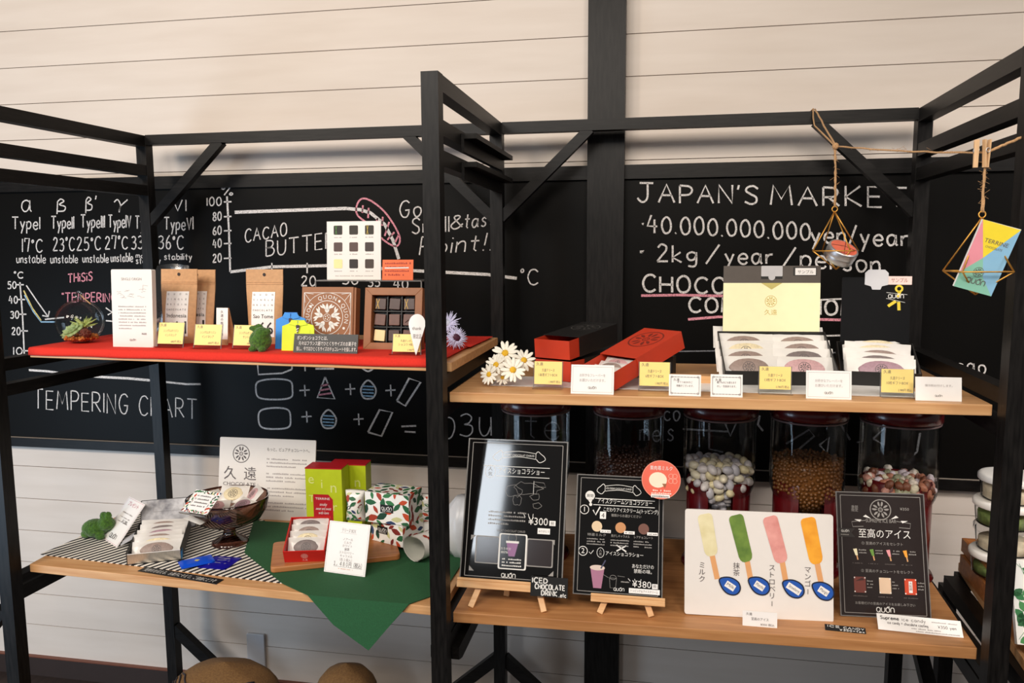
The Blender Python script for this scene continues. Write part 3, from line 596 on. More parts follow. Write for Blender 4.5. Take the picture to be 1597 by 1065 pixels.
SUC = mat('pale_green_succulent', (168, 186, 130), .45, scale=60, col2=(120, 146, 92)); SPK = mat('yellow_green_spikes', (186, 194, 112), .5, scale=60, col2=(120, 140, 70)); DRY = mat('dark_brown_pods', (96, 48, 34), .8, scale=90, var=.3)
def rosette(mb, c, rings, m, tilt):
    Mx = T(c) @ RX(tilt[0]) @ RY(tilt[1])
    for n_, l, wd, el, ph in rings:
        for i in range(n_):
            Q = Mx @ RZ(360*i/n_+ph) @ RX(el); mb.ball((0, l*.62, 0), (wd, l*.5, wd*.45), m, 8, 6, Q); mb.ball((0, l*1.04, .001), (wd*.28, l*.12, wd*.2), m, 6, 4, Q)
mb = MB(); rosette(mb, (-.012, -.012, .034), [(9, .030, .0105, 8, 0), (8, .024, .0095, 28, 22), (7, .018, .008, 48, 0), (5, .012, .006, 68, 20), (3, .007, .004, 82, 0)], SUC, (34, -12)); tag(mb.build('succulent_rosette', M=T(P)), 'pale green succulent rosette inside the glass globe', 'plant')
mb = MB(); r = random.Random(5)
for i in range(34):
    a = r.uniform(-.6, PI+.6) if i % 3 else r.uniform(0, 6.3); l = r.uniform(.028, .046); e = r.uniform(.25, 1.0); q = [(0, 0, 0)]
    for k in (1, 2, 3): t_ = k/3; q.append((l*t_*math.cos(a)*math.cos(e), l*t_*math.sin(a)*.6*math.cos(e), l*t_*math.sin(e)-.004*t_*t_))
    mb.tube([(p[0]+.010, p[1]+.004, p[2]+.045) for p in q], [.0034, .003, .002, .0005], SPK, 6)
tag(mb.build('spiky_air_plant', M=T(P)), 'spiky yellow green plant behind the rosette in the globe', 'plant')
mb = MB()
for i in range(70): a, e = r.uniform(0, 6.3), r.uniform(-.2, 1.5); d = .013; mb.ball((.028+d*math.cos(a)*math.cos(e), -.016+d*math.sin(a)*math.cos(e), .028+d*math.sin(e)), .003, DRY, 6, 5)
mb.ball((.028, -.016, .028), .0125, DRY, 10, 8); tag(mb.build('dried_pod_cluster', M=T(P)), 'dark reddish brown pod cluster at the right inside the globe', 'plant')
# ---- white display board
def paint(mb, wd, h):
    mb.text('SINGLE ORIGIN', 0, h*.86, h*.05, PALEINK, wd*.5); z = .0005; r = random.Random(4)
    for k in range(16): x = wd*r.uniform(-.4, .3); y = h*r.uniform(.63, .77); mb.line([(x, y), (x+wd*.05, y+h*r.uniform(-.012, .012)), (x+wd*.1, y+h*r.uniform(-.015, .015))], .0008, PALEINK, z)
    mb.line([(wd*.28, h*.80), (wd*.28, h*.74)], .0007, PALEINK); mb.line([(wd*.28, h*.8), (wd*.4, h*.79)], .0007, PALEINK)
    for k in range(8): mb.dashes(-wd*.34, wd*(.34 if k < 7 else -.02), h*(.52-.04*k), h*.018, PALEINK, seed=k)
    mb.text('¥680', wd*.28, h*.17, h*.035, INK); wordmark(mb, 0, h*.09, h*.022, INK)
sheet('information_sign', 'white rounded board with a map and small text beside the glass globe', 'sign', stand(176.5, 239.5, 420, 1.795, zr, 3), .016, ROUGHW, paint, rad=.004)
# ---- kraft pouches
def pouch(label, fr, word, num, lines, M2=None):
    M, wd, h = fr; t = thing('kraft_pouch', label, 'pouch', M, 'kraft chocolate pouches'); m = MB(); n, k = 10, 14
    def front_z(x, y):
        v = y/h; full = max(0, math.sin(PI*min(1, v/.78)))**.7 if v < .78 else 0; base = (1-v)**3*.012; u = min(1, max(0, x/(wd*(.86+.14*min(1, v/.75)))+.5)); return .0012+((.014-.006*v)*full+base)*math.sin(PI*u)**.35
    for sgn in (1, -1):
        vs = []
        for j in range(k+1):
            v = j/k; full = max(0, math.sin(PI*min(1, v/.78)))**.7 if v < .78 else 0; base = (1-v)**3*.016
            wv = wd*(.86+.14*min(1, v/.75)) if v < .75 else wd
            for i in range(n+1): u = i/n; vs.append((wv*(u-.5), h*v, sgn*(front_z(wv*(u-.5), h*v))))
        m.add(vs, [(a, a+1, a+n+2, a+n+1) if sgn > 0 else (a+n+1, a+n+2, a+1, a) for j in range(k) for a in range(j*(n+1), j*(n+1)+n)], KRAFT, None, True)
    for y in (.80, .825): m.box((-wd*.495, h*y, .0012), (wd*.495, h*(y+.008), .0026), KRAFT)
    m.disc(0, h*.93, wd*.042, flat((40, 26, 18)), .0024, n=14); m.build('pouch_body', t)
    l = MB(); lw, lh = wd*.62, h*.60; x0 = -wd*.31; y0 = h*.10; n2, k2 = 8, 16
    l.add([(x0+lw*i/n2, y0+lh*j/k2, 0) for j in range(k2+1) for i in range(n2+1)], [(a, a+1, a+n2+2, a+n2+1) for j in range(k2) for a in range(j*(n2+1), j*(n2+1)+n2)], WHITE)
    for i, s in enumerate(('QUON', 'SINGLE', 'ORIGIN', 'CHOCOLATE')):
        for q, ch in enumerate(s): l.text(ch, x0+lw*(.1+.8*q/(len(s)-1)), y0+lh*(.92-.115*i), lh*.055, INK, z=.0010)
    l.text(word, x0+lw*.53, y0+lh*.42, lh*.12, BLACKINK, lw*.86, z=.0010); l.text(num, x0+lw*.66, y0+lh*.06, lh*.40, BLACKINK, lw*.6, z=.0010)
    l.v = [(x, y, z+front_z(x, y)+.0008) for x, y, z in l.v]
    l.build('label', t)
mb = MB(); 
pouch('kraft pouch numbered 61, in front, beside the white panel', stand(252, 308, 419.5, 1.90, zr, 5), 'Indonesia', '61', 0)
pouch('kraft pouch numbered 61, partly hidden behind the front one', stand(279, 336, 420.5, 1.955, zr, 5), 'Indonesia', '61', 0)
pouch('kraft pouch numbered 66, standing behind the green moss rabbit', stand(386, 443, 420, 1.92, zr, 3), 'Sao Tome', '66', 0)
M, wd, h = stand(240, 300, 411, 2.03, zr, 5); t = thing('clear_pouch', 'clear plastic pouch of pink sweets behind the kraft pouches', 'pouch', M)
mb = MB(); CLP = thin('clear_plastic_bag', (.82, .82, .82), .12, 1, .12); n, k = 10, 10
for sgn in (1, -1):
    vs = [(wd*(i/n-.5)*(1-.18*max(0, j/k-.8)*5*abs(i/n-.5)*2), h*j/k-.012*abs(i/n-.5)*(j/k), sgn*(.001+.018*math.sin(PI*i/n)*math.sin(PI*min(1, .1+j/k*.95)))+.0008*math.sin(i*5+j*3)) for j in range(k+1) for i in range(n+1)]
    mb.add(vs, [(a, a+1, a+n+2, a+n+1) if sgn > 0 else (a+n+1, a+n+2, a+1, a) for j in range(k) for a in range(j*(n+1), j*(n+1)+n)], CLP, None, True)
mb.build('bag', t)
r = random.Random(8)
for i in range(16): mb = MB(); p = (r.uniform(-wd*.38, wd*.36), .012+(i//4)*.019, r.uniform(-.006, .006)); mb.ball((0, 0, 0), (.011, .008, .009), COOK[('pink', 'mauve', 'dark')[i % 3]], 10, 7); tag(mb.build('pink_sweet', M=M @ T(p) @ RZ(r.uniform(0, 90))), 'pink or dark sweet inside the clear plastic pouch', 'sweet', 'sweets in the clear pouch')
# ---- small cards on the red cloth
zc = zr+.0012
price_card('yellow price card between the white panel and the front 61 pouch', stand(245, 284, 502.5, 1.80, zc, 14), ['シングルオリジン', 'インドネシア', '680円 税込'])
price_card('yellow price card in front of the two 61 pouches, by the small folded card', stand(302, 343, 505.5, 1.79, zc, 14), ['シングルオリジン', 'インドネシア', '680円 税込'])
price_card('yellow price card half hidden by the moss rabbit', stand(363, 404, 506.5, 1.80, zc, 14), ['シングルオリジン', 'サントメ', '680円 税込'])
price_card('yellow price card in front of the open box of chocolates', stand(612, 655, 520.5, 1.755, zc, 12), ['久遠ボンボン', 'ショコラ 9個入', '2,980円 税込'])
M, wd, h = stand(337, 355, 480, 1.87, zr, 6); mb = MB(); d = .03
mb.add([(-wd/2, 0, 0), (wd/2, 0, 0), (wd/2, h, 0), (-wd/2, h, 0)], [(0, 1, 2, 3)], WHITE); mb.add([(-wd/2, 0, 0), (wd/2, 0, 0), (wd/2, h, -.001), (-wd/2, h, -.001), (-wd/2, 0, -.003), (wd/2, 0, -.003), (wd/2, h, -.004), (-wd/2, h, -.004)], [(1, 5, 6, 2), (0, 3, 7, 4), (2, 6, 7, 3), (4, 7, 6, 5)], KRAFT)
mb.hexa([(-wd/2, -.004, -.05), (wd/2, -.004, -.05), (wd/2, -.004, -.047), (-wd/2, -.004, -.047), (-wd/2, h, -.006), (wd/2, h, -.006), (wd/2, h, -.003), (-wd/2, h, -.003)], KRAFT)
mb.rect(-wd/2, 0, wd/2, h*.17, KRAFT, .0006); mb.vtext('久遠の板チョコ', 0, h*.86, h*.085, INK, 1.15, z=.0008)
tag(mb.build('folded_card', M=M), 'small upright folded card with a kraft back right of the 61 pouches', 'card')
# ---- moss rabbit
P = xz(407, 1.775, zr); moss_figure('moss_rabbit', 'green moss rabbit sitting on the red cloth', [((0, 0, .028), (.028, .025, .027)), ((.007, -.005, .043), (.020, .019, .019)), ((-.016, -.002, .058), (.012, .006, .007)), ((-.004, .003, .063), (.011, .006, .006)), ((-.013, -.016, .008), (.010, .011, .008)), ((.012, -.016, .008), (.010, .011, .008)), ((.020, .0, .05), (.008, .008, .009))], T(P))
# ---- paper shirts
def shirt(label, fr, col, dark):
    M, wd, h = fr; t = thing('paper_shirt', label, 'paper shirt', M, 'folded paper shirts'); c = flat(col, .55); c2 = flat(dark, .55); m = MB()
    m.prism([(-wd*.5, 0), (wd*.5, 0), (wd*.5, h*.72), (wd*.47, h*.84), (wd*.26, h*.90), (-wd*.26, h*.90), (-wd*.5, h*.80)], -.003, 0, c); m.line([(wd*.38, 0), (wd*.38, h*.7)], .0006, c2); m.build('shirt_front', t)
    k = MB(); k.prism([(-wd*.28, h*.86), (-.001, h*.80), (-.001, h*.97), (-wd*.2, h)], .0002, .0022, c); k.prism([(.001, h*.80), (wd*.3, h*.86), (wd*.2, h*.99), (.001, h*.97)], .0002, .0022, c); k.box((-wd*.2, h*.95, -.004), (wd*.2, h, .0004), c2); k.build('collar', t)
    q = MB(); q.prism([(-.0045, h*.80), (0, h*.56), (.0055, h*.80), (.004, h*.84), (-.004, h*.84)], .0024, .0034, flat((58, 40, 52))); q.line([(-.003, h*.70), (.003, h*.74)], .002, PRINTW, .0037); q.line([(-.002, h*.63), (.002, h*.66)], .002, PRINTW, .0037); q.build('necktie', t)
shirt('blue folded paper shirt behind the lime one', stand(429, 476, 487, 1.815, zr, 8), (54, 142, 226), (40, 116, 196)); shirt('lime yellow folded paper shirt with a dark tie', stand(439, 489, 499, 1.785, zr, 8), (216, 232, 40), (180, 198, 34))
def paint(mb, wd, h):
    for i, s in enumerate(('ボンボンショコラとは、', '元々はフランス語でひとくちサイズのお菓子を', '指し、今ではひとくちサイズのチョコレートを指します。')): mb.text(s, -wd*.45+wd*.03*i*(i < 2), h*(.70-.28*i), h*.21, PRINTW, wd*(.48, .9, .94)[i], 'l', sy=1.15)
sheet('handwritten_card', 'black card with white handwriting leaning on the paper shirts', 'card', stand(457, 557, 521, 1.755, zc, 14), .0015, BLACKCARD, paint)
# ---- patterned lid, leaning
def boxlid():
    M, wd, h = stand(469, 549, 447.5, 1.86, zr, 8); t = thing('square_box', 'closed brown square box with a white round emblem, leaning beside the open box', 'box', M); d = .032
    m = MB(); m.box((-wd/2, 0, -d), (wd/2, h, 0), BOXBROWN); y = h*.50; x = 0; PW = PRINTW; a = wd*.455
    m.frame(-a, y-a, a, y+a, .0012, PW, .0006); m.ring(x, y, a, .0011, PW, .0006, 48); m.ring(x, y, a*.68, .0016, PW, .0007, 40)
    for sx in (-1, 1):
        for sy in (-1, 1):
            m.line([(sx*a, y+sy*a), (sx*a*.74, y+sy*a*.68)], .0011, PW); m.line([(sx*a*.95, y+sy*a*.6), (sx*a, y+sy*a)], .001, PW); m.line([(sx*a*.6, y+sy*a*.95), (sx*a, y+sy*a)], .001, PW)
    def arc(word, a0, step, rr, size):
        for i, ch in enumerate(word): an = a0-step*i; m.text(ch, rr*math.cos(an), y+rr*math.sin(an), size, PW, rot=an-PI/2, z=.0008)
    arc('QUON', math.radians(112), math.radians(15), a*.755, a*.24); arc('QUON', math.radians(190), math.radians(15), a*.755, a*.24); arc('QUON', math.radians(35), math.radians(15), a*.755, a*.24)
    for i, ch in enumerate('CHOCOLATE'): an = math.radians(232+9.5*i); m.text(ch, a*.93*math.cos(an), y+a*.93*math.sin(an), a*.17, PW, rot=an+PI/2, z=.0008)
    for q in (148, 52, -30, 210): m.disc(a*.84*math.cos(math.radians(q)), y+a*.84*math.sin(math.radians(q)), a*.055, PW, .0007, n=10)
    for k in range(5):
        an = PI/2+k*2*PI/5
        for da, rr, sz in ((0, .42, .2), (.3, .46, .18), (-.3, .46, .18), (.16, .30, .15), (-.16, .30, .15), (.5, .5, .12), (-.5, .5, .12)): leaf(m, a*rr*math.cos(an+da), y+a*rr*math.sin(an+da), a*sz*1.6, a*sz*.62, an+da*1.8, PW, .0007)
    m.ring(0, y, a*.15, .0012, PW, .0008, 20); [m.disc(a*.075*math.cos(q*1.257), y+a*.075*math.sin(q*1.257), a*.028, PW, .0008, n=8) for q in range(5)]
    m.build('lid', t)
    e = MB(); e.box((wd/2, .001, -d), (wd/2+.006, h-.001, -.004), BOXBROWN); e.build('side_wall', t)
boxlid()
# ---- open chocolate box
M, wd, h = stand(566, 656, 448.5, 1.845, zr, 10); t = thing('chocolate_box', 'open brown frame box of nine chocolates, leaning at the right of the red shelf', 'chocolate box', M); b = wd*.125; d = .03
m = MB(); xi, yi0, yi1 = wd/2-b, b, h-b
for q in (((-wd/2, 0), (wd/2, 0), (xi, yi0), (-xi, yi0)), ((wd/2, 0), (wd/2, h), (xi, yi1), (xi, yi0)), ((wd/2, h), (-wd/2, h), (-xi, yi1), (xi, yi1)), ((-wd/2, h), (-wd/2, 0), (-xi, yi0), (-xi, yi1))): m.prism(list(q), -d, 0, BOXBROWN)
m.build('frame', t, bevel=.0008); m = MB(); m.box((-xi, yi0, -d), (xi, yi1, -d+.003), mat('black_tray', (20, 16, 15), .35)); 
for k in (1, 2): x = -xi+2*xi*k/3; m.box((x-.001, yi0, -d+.003), (x+.001, yi1, -.012), MATS['black_tray']); y = yi0+(yi1-yi0)*k/3; m.box((-xi, y-.001, -d+.003), (xi, y+.001, -.012), MATS['black_tray'])
m.build('tray', t)
CHOC = mat('milk_chocolate', (104, 70, 60), .4, scale=90, var=.12); DCHOC = mat('dark_chocolate', (70, 46, 40), .35, scale=90, var=.12); WCHOC = mat('white_chocolate', (240, 214, 160), .4, scale=60)
kinds = [(DCHOC, 1, 'dark chocolate with gold crossed lines, top left in the box'), (DCHOC, 0, 'plain dark chocolate, top middle in the box'), (DCHOC, 1, 'dark chocolate with gold crossed lines, top right in the box'), (CHOC, 0, 'milk chocolate square, middle left in the box'), (CHOC, 0, 'milk chocolate square in the centre of the box'), (CHOC, 2, 'milk chocolate with a ripple, middle right in the box'), (WCHOC, 0, 'white chocolate square, bottom left in the box'), (DCHOC, 0, 'dark chocolate square, bottom middle in the box'), (CHOC, 0, 'milk chocolate behind the price card, bottom right in the box')]
for i, (cm, deco, lb) in enumerate(kinds):
    a = wd*.093; x = (-1+i % 3)*2*xi/3; y = yi1-(yi1-yi0)*(i//3+.5)/3-.001; m = MB(); m.prism(rrect(-a, -a, a, a, .002), 0, .014, cm)
    Mi = M @ T(x, y, -d+.004) @ RZ(rnd.uniform(-5, 5))
    if deco == 1:
        g_ = flat((220, 176, 60), .4); m.line([(-a*.8, -a*.9), (-a*.2, a*.9)], .0012, g_, .0146); m.line([(-a*.2, -a*.9), (-a*.8, a*.9)], .0012, g_, .0147)
    if deco == 2: m.tube([(-a*.6, -a*.5, .014), (0, 0, .0148), (a*.8, a*.1, .014)], .0012, DCHOC, 6)
    tag(m.build('chocolate', M=Mi, bevel=.001), lb, 'chocolate', 'nine chocolates in the open box')
# ---- speech tag and riser
def paint(mb, wd, h): pass
M, wd, h = stand(637, 663, 490, 1.752, zr, 10); m = MB(); r_ = wd/2; out = [(0, 0)]+[(r_*math.cos(a), h-r_*1.15+1.15*r_*math.sin(a)) for a in [math.radians(-18+216*i/16) for i in range(17)]]
m.prism(out, .006, .0068, WHITE); m.text('thank', 0, h*.62, h*.11, INK, wd*.55, z=.0072); m.text('限定品', wd*.05, h*.42, h*.12, INK, wd*.5, z=.0072); m.tube([(0, h*.1, .005), (0, .0, .0)], .0006, RIM, 5)
tag(m.build('drop_shaped_tag', M=M), 'white drop shaped tag beside the post on the red shelf', 'tag')
Y0, Y1 = 1.94, 2.03; a = at(492, 436, Y0); b_ = at(657, 438, Y0); zt = (a.z+b_.z)/2; riser = thing('acrylic_riser', 'clear acrylic riser bridging over the brown box and lid', 'riser', T((a.x+b_.x)/2, (Y0+Y1)/2, zr)); hw = (b_.x-a.x)/2; hh = zt-zr; dy = (Y1-Y0)/2
m = MB().box((-hw, -dy, hh-.003), (hw, dy, hh), ACRYL); m.box((-hw, -dy-.0006, hh-.003), (hw, -dy, hh), RIM); m.box((-hw, dy, hh-.003), (hw, dy+.0006, hh), RIM); m.build('top_plate', riser)
for sx in (-1, 1): m = MB().box((sx*hw-.0015, -dy, 0), (sx*hw+.0015, dy, hh-.003), ACRYL); m.box((sx*hw-.0016, -dy-.0006, 0), (sx*hw+.0016, -dy, hh-.003), RIM); m.build('side_plate', riser)
def paint(mb, wd, h):
    cols = [(38, 34, 26), (46, 40, 30), (44, 40, 28), (84, 66, 62), (86, 66, 60), (62, 50, 46), (244, 226, 160), (40, 32, 28), (66, 52, 44)]
    for i, c in enumerate(cols):
        x = (-1+i % 3)*wd*.29; y = h*(.85-.29*(i//3)); mb.poly([(x+p[0], y+p[1]) for p in rrect(-wd*.08, -wd*.08, wd*.08, wd*.08, .003)], .0006, flat(c)); mb.dashes(x-wd*.07, x+wd*.07, y-wd*.135, h*.02, PALEINK, seed=i)
        if i in (0, 2): mb.line([(x-wd*.05, y-wd*.08), (x-wd*.02, y+wd*.08)], .001, flat((90, 150, 70) if i == 0 else (220, 190, 80)), .0008); mb.line([(x-wd*.02, y-wd*.08), (x-wd*.05, y+wd*.08)], .001, flat((90, 150, 70) if i == 0 else (220, 190, 80)), .0008)
    mb.dashes(-wd*.36, wd*.36, h*.055, h*.016, PALEINK, seed=22)
sheet('flavour_sign', 'white sign picturing nine square chocolates, on the clear riser', 'sign', stand(510, 594, 345, 1.985, zt+.0002, 4), .004, ROUGHW, paint)
def paint(mb, wd, h):
    k = flat((170, 52, 30))
    for i in range(4): mb.dashes(-wd*.42, wd*(.42, .3, .36, .2)[i], h*(.78-.19*i), h*.1, k, seed=i)
    mb.line([(-wd*.42, h*.585), (wd*.36, h*.60)], h*.06, PRINTW, .0009)
sheet('orange_notice', 'small orange notice with one white stripe, on the clear riser', 'notice', stand(596, 644, 405, 1.965, zt+.0002, 8), .0015, flat((238, 112, 60)), paint)
# ---- lilac flowers
LIL = mat('lilac_petals', (206, 206, 236), .7, scale=120, var=.06); PUR = mat('purple_core', (70, 24, 50), .7, scale=200, var=.3)
for i, (px, py, rr, tl, lb, deep) in enumerate(((700, 505, .038, (62, -20), 'lilac paper flower at the back left of the pair beside the middle post', 0), (711, 527, .034, (80, 30), 'lilac paper flower with a dark purple heart, front one beside the middle post', 1))):
    P = at(px, py, (1.93, 1.875)[i]); t = thing('lilac_flower', lb, 'flower', T(P) @ RZ(tl[1]) @ RX(tl[0]), 'lilac flowers'); m = MB(); r = random.Random(i)
    for k in range(90):
        a = k*2.39996; q = .35+.65*(k/90); l = rr*q*r.uniform(.9, 1.08); el = .95-.95*q+r.uniform(-.1, .1); d = Vector((math.cos(a)*math.cos(el), math.sin(a)*math.cos(el), math.sin(el)))
        m.tube([d*rr*.2, d*l*.6+Vector((0, 0, .002)), d*l], [.0014, .0022, .0006], LIL, 5)
    m.build('petals', t); c = MB(); c.ball((0, 0, .004), (rr*.34, rr*.34, rr*.22), PUR if deep else mat('grey_lilac_core', (190, 196, 216), .8, scale=200, var=.2), 12, 8, jit=.15, rg=r); c.build('flower_centre', t)
    s_ = MB(); s_.tube([(0, 0, 0), (0, .0, -.012), (0, -.004, -.02)], .003, flat((70, 30, 50)), 6); s_.build('stem', t)
# ================================================================ upper right shelf
def zup(x): return Z_UP-.004+.007*(x+.4635)/1.13+.0006
mb = MB(); mb.hexa([(-.39, 1.79, zup(-.39)), (.56, 1.755, zup(.56)), (.56, 1.93, zup(.56)), (-.39, 1.93, zup(-.39)), (-.39, 1.79, zup(-.39)+.0006), (.56, 1.755, zup(.56)+.0006), (.56, 1.93, zup(.56)+.0006), (-.39, 1.93, zup(-.39)+.0006)], WHITE)
tag(mb.build('paper_runner'), 'strip of white paper lying under the gift boxes and cards', 'paper')
# ---- daisies
PET = mat('white_petal', (244, 241, 228), .6, scale=80, var=.02); YEL = mat('yellow_disc', (226, 178, 40), .8, scale=300, var=.15, bump=.5); STEM = mat('green_stem', (130, 150, 80), .7)
for px, py, Y, r_, ry, rx, lb in ((788, 551, 1.83, .034, -4, 58, 'white daisy at the top of the bunch'), (774, 569, 1.79, .029, -20, 62, 'white daisy at the left middle of the bunch'), (800, 577, 1.765, .031, 6, 68, 'white daisy in the front middle of the bunch'), (817, 562, 1.81, .030, 26, 56, 'white daisy at the right of the bunch, by the red drawer'), (763, 584, 1.775, .026, -26, 72, 'small white daisy low at the left of the bunch'), (784, 589, 1.79, .020, 4, 60, 'smallest pale daisy low in the middle of the bunch')):
    P = at(px, py, Y); t = thing('daisy', lb+' beside the middle frame', 'flower', T(P) @ RZ(ry) @ RX(rx), 'white daisies'); m = MB(); n = 13
    for i in range(n): m.ball((0, r_*.60, .001), (r_*.155, r_*.42, .0012), PET, 8, 6, RZ(360*i/n+rnd.uniform(-7, 7)) @ RX(rnd.uniform(-4, 14)))
    m.build('petals', t); c = MB(); c.ball((0, 0, .002), (r_*.25, r_*.25, r_*.14), YEL, 12, 8); c.build('flower_centre', t)
    z0 = Vector((0, -.9, -.4)); s_ = MB(); s_.tube([(0, 0, -.001), (0, -.004, -.012), (0, -(P.z-zup(P.x))*.55, -.022)], .0014, STEM, 6); s_.build('stem', t)
# ---- sleeve boxes
def sleeve(name, label, M, wd, ht, L, out, sl, group=None, mark=False, tilt_in=0):
    """drawer box: x across, y along to the back, z up; sleeve starts at y=out, the drawer sticks out in front"""
    t = thing(name, label, 'gift box', M, group); e = .0012; m = MB()
    for lo, hi in (((-wd/2, out, 0), (wd/2, L, e)), ((-wd/2, out, ht-e), (wd/2, L, ht)), ((-wd/2, out, e), (-wd/2+e, L, ht-e)), ((wd/2-e, out, e), (wd/2, L, ht-e))): m.box(lo, hi, sl)
    if mark: petal_mark(m, 0, out+(L-out)*.62, wd*.36, flat((120, 34, 20)) if mark == 1 else flat((60, 58, 56)), ht+.0003)
    m.build('sleeve', t); d = MB(); w2 = wd/2-e*1.5; h2 = ht-2*e
    for lo, hi in (((-w2, 0, e*1.2), (w2, L-.01, e*2)), ((-w2, 0, e*2), (-w2+e, L-.01, h2)), ((w2-e, 0, e*2), (w2, L-.01, h2)), ((-w2+e, 0, e*2), (w2-e, e, h2)), ((-w2+e, L-.011, e*2), (w2-e, L-.01, h2))): d.box(lo, hi, ORANGE)
    d.build('drawer', t); return t
A = xz(862, 1.87, zup(-.25)); 
Mlow = T(A.x, A.y, zup(A.x)+.0008) @ RZ(-25); sleeve('drawer_box', 'lower of the two stacked black sleeve boxes with red drawers', Mlow, .106, .053, .25, .065, BLACKCARD, 'stacked drawer boxes')
Mup = Mlow @ T(.0, -.002, .0538) @ RX(5); sleeve('drawer_box', 'upper of the two stacked black sleeve boxes with red drawers', Mup, .104, .050, .24, .045, BLACKCARD, 'stacked drawer boxes', 2)
for i, k in enumerate(('brown', 'mauve')): sachet(('first dark sachet in the front of the lower red drawer', 'second dark sachet in the lower red drawer')[i], Mlow @ T(0, .012+.02*i, .012) @ RX(35), .085, .034, 'dark', 'sachets in the lower red drawer')
# red sleeve box, leaning up to the back
a = xz(904, 1.825, zup(-.19)); b_ = xz(960, 1.745, zup(-.08)); x = (b_-a); wd = x.length; x.normalize(); d0 = Vector((-x.y, x.x, 0)); 
e_ = at(1067, 541, 1.95); L = .248; tilt = math.asin(min(.45, (e_.z-b_.z)/L)); yv = d0*math.cos(tilt)+Vector((0, 0, math.sin(tilt))); zv = x.cross(yv); c = (a+b_)/2+Vector((0, 0, .001))
Mr = Matrix(((x.x, yv.x, zv.x, c.x), (x.y, yv.y, zv.y, c.y), (x.z, yv.z, zv.z, c.z), (0, 0, 0, 1)))
sleeve('drawer_box', 'orange red sleeve box with its drawer pulled open, propped up at the back', Mr, wd, .044, L, .085, ORANGE, None, 1)
for i, k in enumerate(('cream', 'brown', 'pink')): sachet(('front sachet in the open orange red drawer, cream label', 'middle sachet in the open orange red drawer', 'back sachet in the open orange red drawer')[i], Mr @ T(0, .018+.022*i, .012) @ RX(28), wd*.84, .040, k, 'sachets in the orange red drawer')
m = MB(); m.box((-.024, 0, 0), (.024, .0006, .018), CREAM); tag(m.build('small_card', M=Mr @ T(-.004, .008, .030) @ RX(-35)), 'small yellow slip lying on the sachets in the orange red drawer', 'card')
bz = zup(.02); P = Mr @ Vector((0, L*.86, 0)); mb = MB(); mb.box((-.045, -.012, 0), (.045, .012, max(.01, P.z-bz-.010)), BLACKCARD); tag(mb.build('prop_block', M=T(P.x, P.y+.004, bz) @ RZ(-20)), 'black block propping up the orange red box', 'block')
# ---- beech block
a = at(1046, 574, 1.90); b_ = at(1123, 572, 1.90); mb = MB(); mb.box((a.x, 1.88, zup(a.x)), (b_.x, 1.91, zup(a.x)+.018), BEECH); mb.box((a.x+.004, 1.8795, zup(a.x)+.010), (a.x+.03, 1.88, zup(a.x)+.017), flat((250, 236, 210)))
o = mb.build('wooden_strip', bevel=.001); tag(o, 'pale wooden strip behind the two small bordered cards', 'wooden strip')
# ---- open gift boxes
def gift(label, fr_px, Y, wd, L, ht, tilt, lid_h, paint, name='gift_box', lidtilt=4, yaw=4):
    a = xz(fr_px[0], Y, zup(0)); b_ = xz(fr_px[1], Y, zup(0)); wd = (b_-a).length; c = (a+b_)/2; z = zup(c.x)
    M = T(c.x, Y, z+.0008) @ RZ(yaw); t = thing(name, label, 'gift box', M); B = RX(tilt); e = .0025; m = MB(); ins = mat('box_inside', (34, 31, 30), .5)
    for lo, hi in (((-wd/2, 0, 0), (wd/2, L, e)), ((-wd/2, 0, e), (-wd/2+e, L, ht)), ((wd/2-e, 0, e), (wd/2, L, ht)), ((-wd/2+e, 0, e), (wd/2-e, e, ht)), ((-wd/2+e, L-e, e), (wd/2-e, L, ht))): m.box(lo, hi, BLACKCARD, B)
    m.build('base', t); 
    s_ = MB(); s_.box((-wd/2+.01, L*math.cos(math.radians(tilt))*.7, 0), (wd/2-.01, L*math.cos(math.radians(tilt))*.7+.008, L*.68*math.sin(math.radians(tilt))-.001), BLACKCARD); s_.build('rest', t)
    H_ = B @ Vector((0, L, ht)); lw = wd*.9; l = MB(); Ml = T(H_) @ RX(90-lidtilt); l.prism(rrect(-lw/2, .001, lw/2, lid_h, .003), -.004, 0, BLACKCARD, None)
    Lid = l; paint(Lid, lw, lid_h); lo = Lid.build('lid', t, Ml); return M, B, wd, t, Ml, lw
def p_big(mb, wd, h):
    mb.rect(-wd/2, 0, wd/2, h*.74, mat('cream_band', (252, 246, 200), .55, var=.02), .0006); mb.rect(-wd/2, h*.74, wd/2, h, mat('dark_taupe', (84, 76, 70), .5), .0005)
    petal_mark(mb, -wd*.005, h*.46, h*.085, flat((206, 180, 90)), .0009); mb.text('久遠', -wd*.005, h*.26, h*.09, flat((206, 180, 90)), wd*.13, z=.0009)
    mb.rect(-wd*.11, h*.80, wd*.11, h, BLACKCARD, .0008); mb.poly([(-wd*.11, h*.74), (wd*.11, h*.74), (0, h*.64)], .0009, flat((200, 186, 110)))
    mb.poly(rrect(-wd*.11, h*.84, wd*.11, h*1.0, .002), .0011, flat((196, 194, 196))); mb.disc(0, h*.83, wd*.035, flat((196, 194, 196)), .0012)
    mb.rect(wd*.22, h*.85, wd*.46, h*.98, flat((40, 37, 36)), .0008); mb.rect(wd*.24, h*.86, wd*.45, h*.965, WHITE, .0010); mb.text('サンプル', wd*.345, h*.885, h*.06, INK, wd*.16, z=.0013)
yb = 1.87
M, B, wd, t, Ml, lw = gift('large open black gift box with a cream banded lid, full of white sachets', (1127, 1306), yb, 0, .155, .040, 31, at(1200, 411, 2.03).z-at(1200, 511, 2.03).z, p_big)
kk = ['pink', 'brown', 'cream', 'brown', 'cream', 'cream']
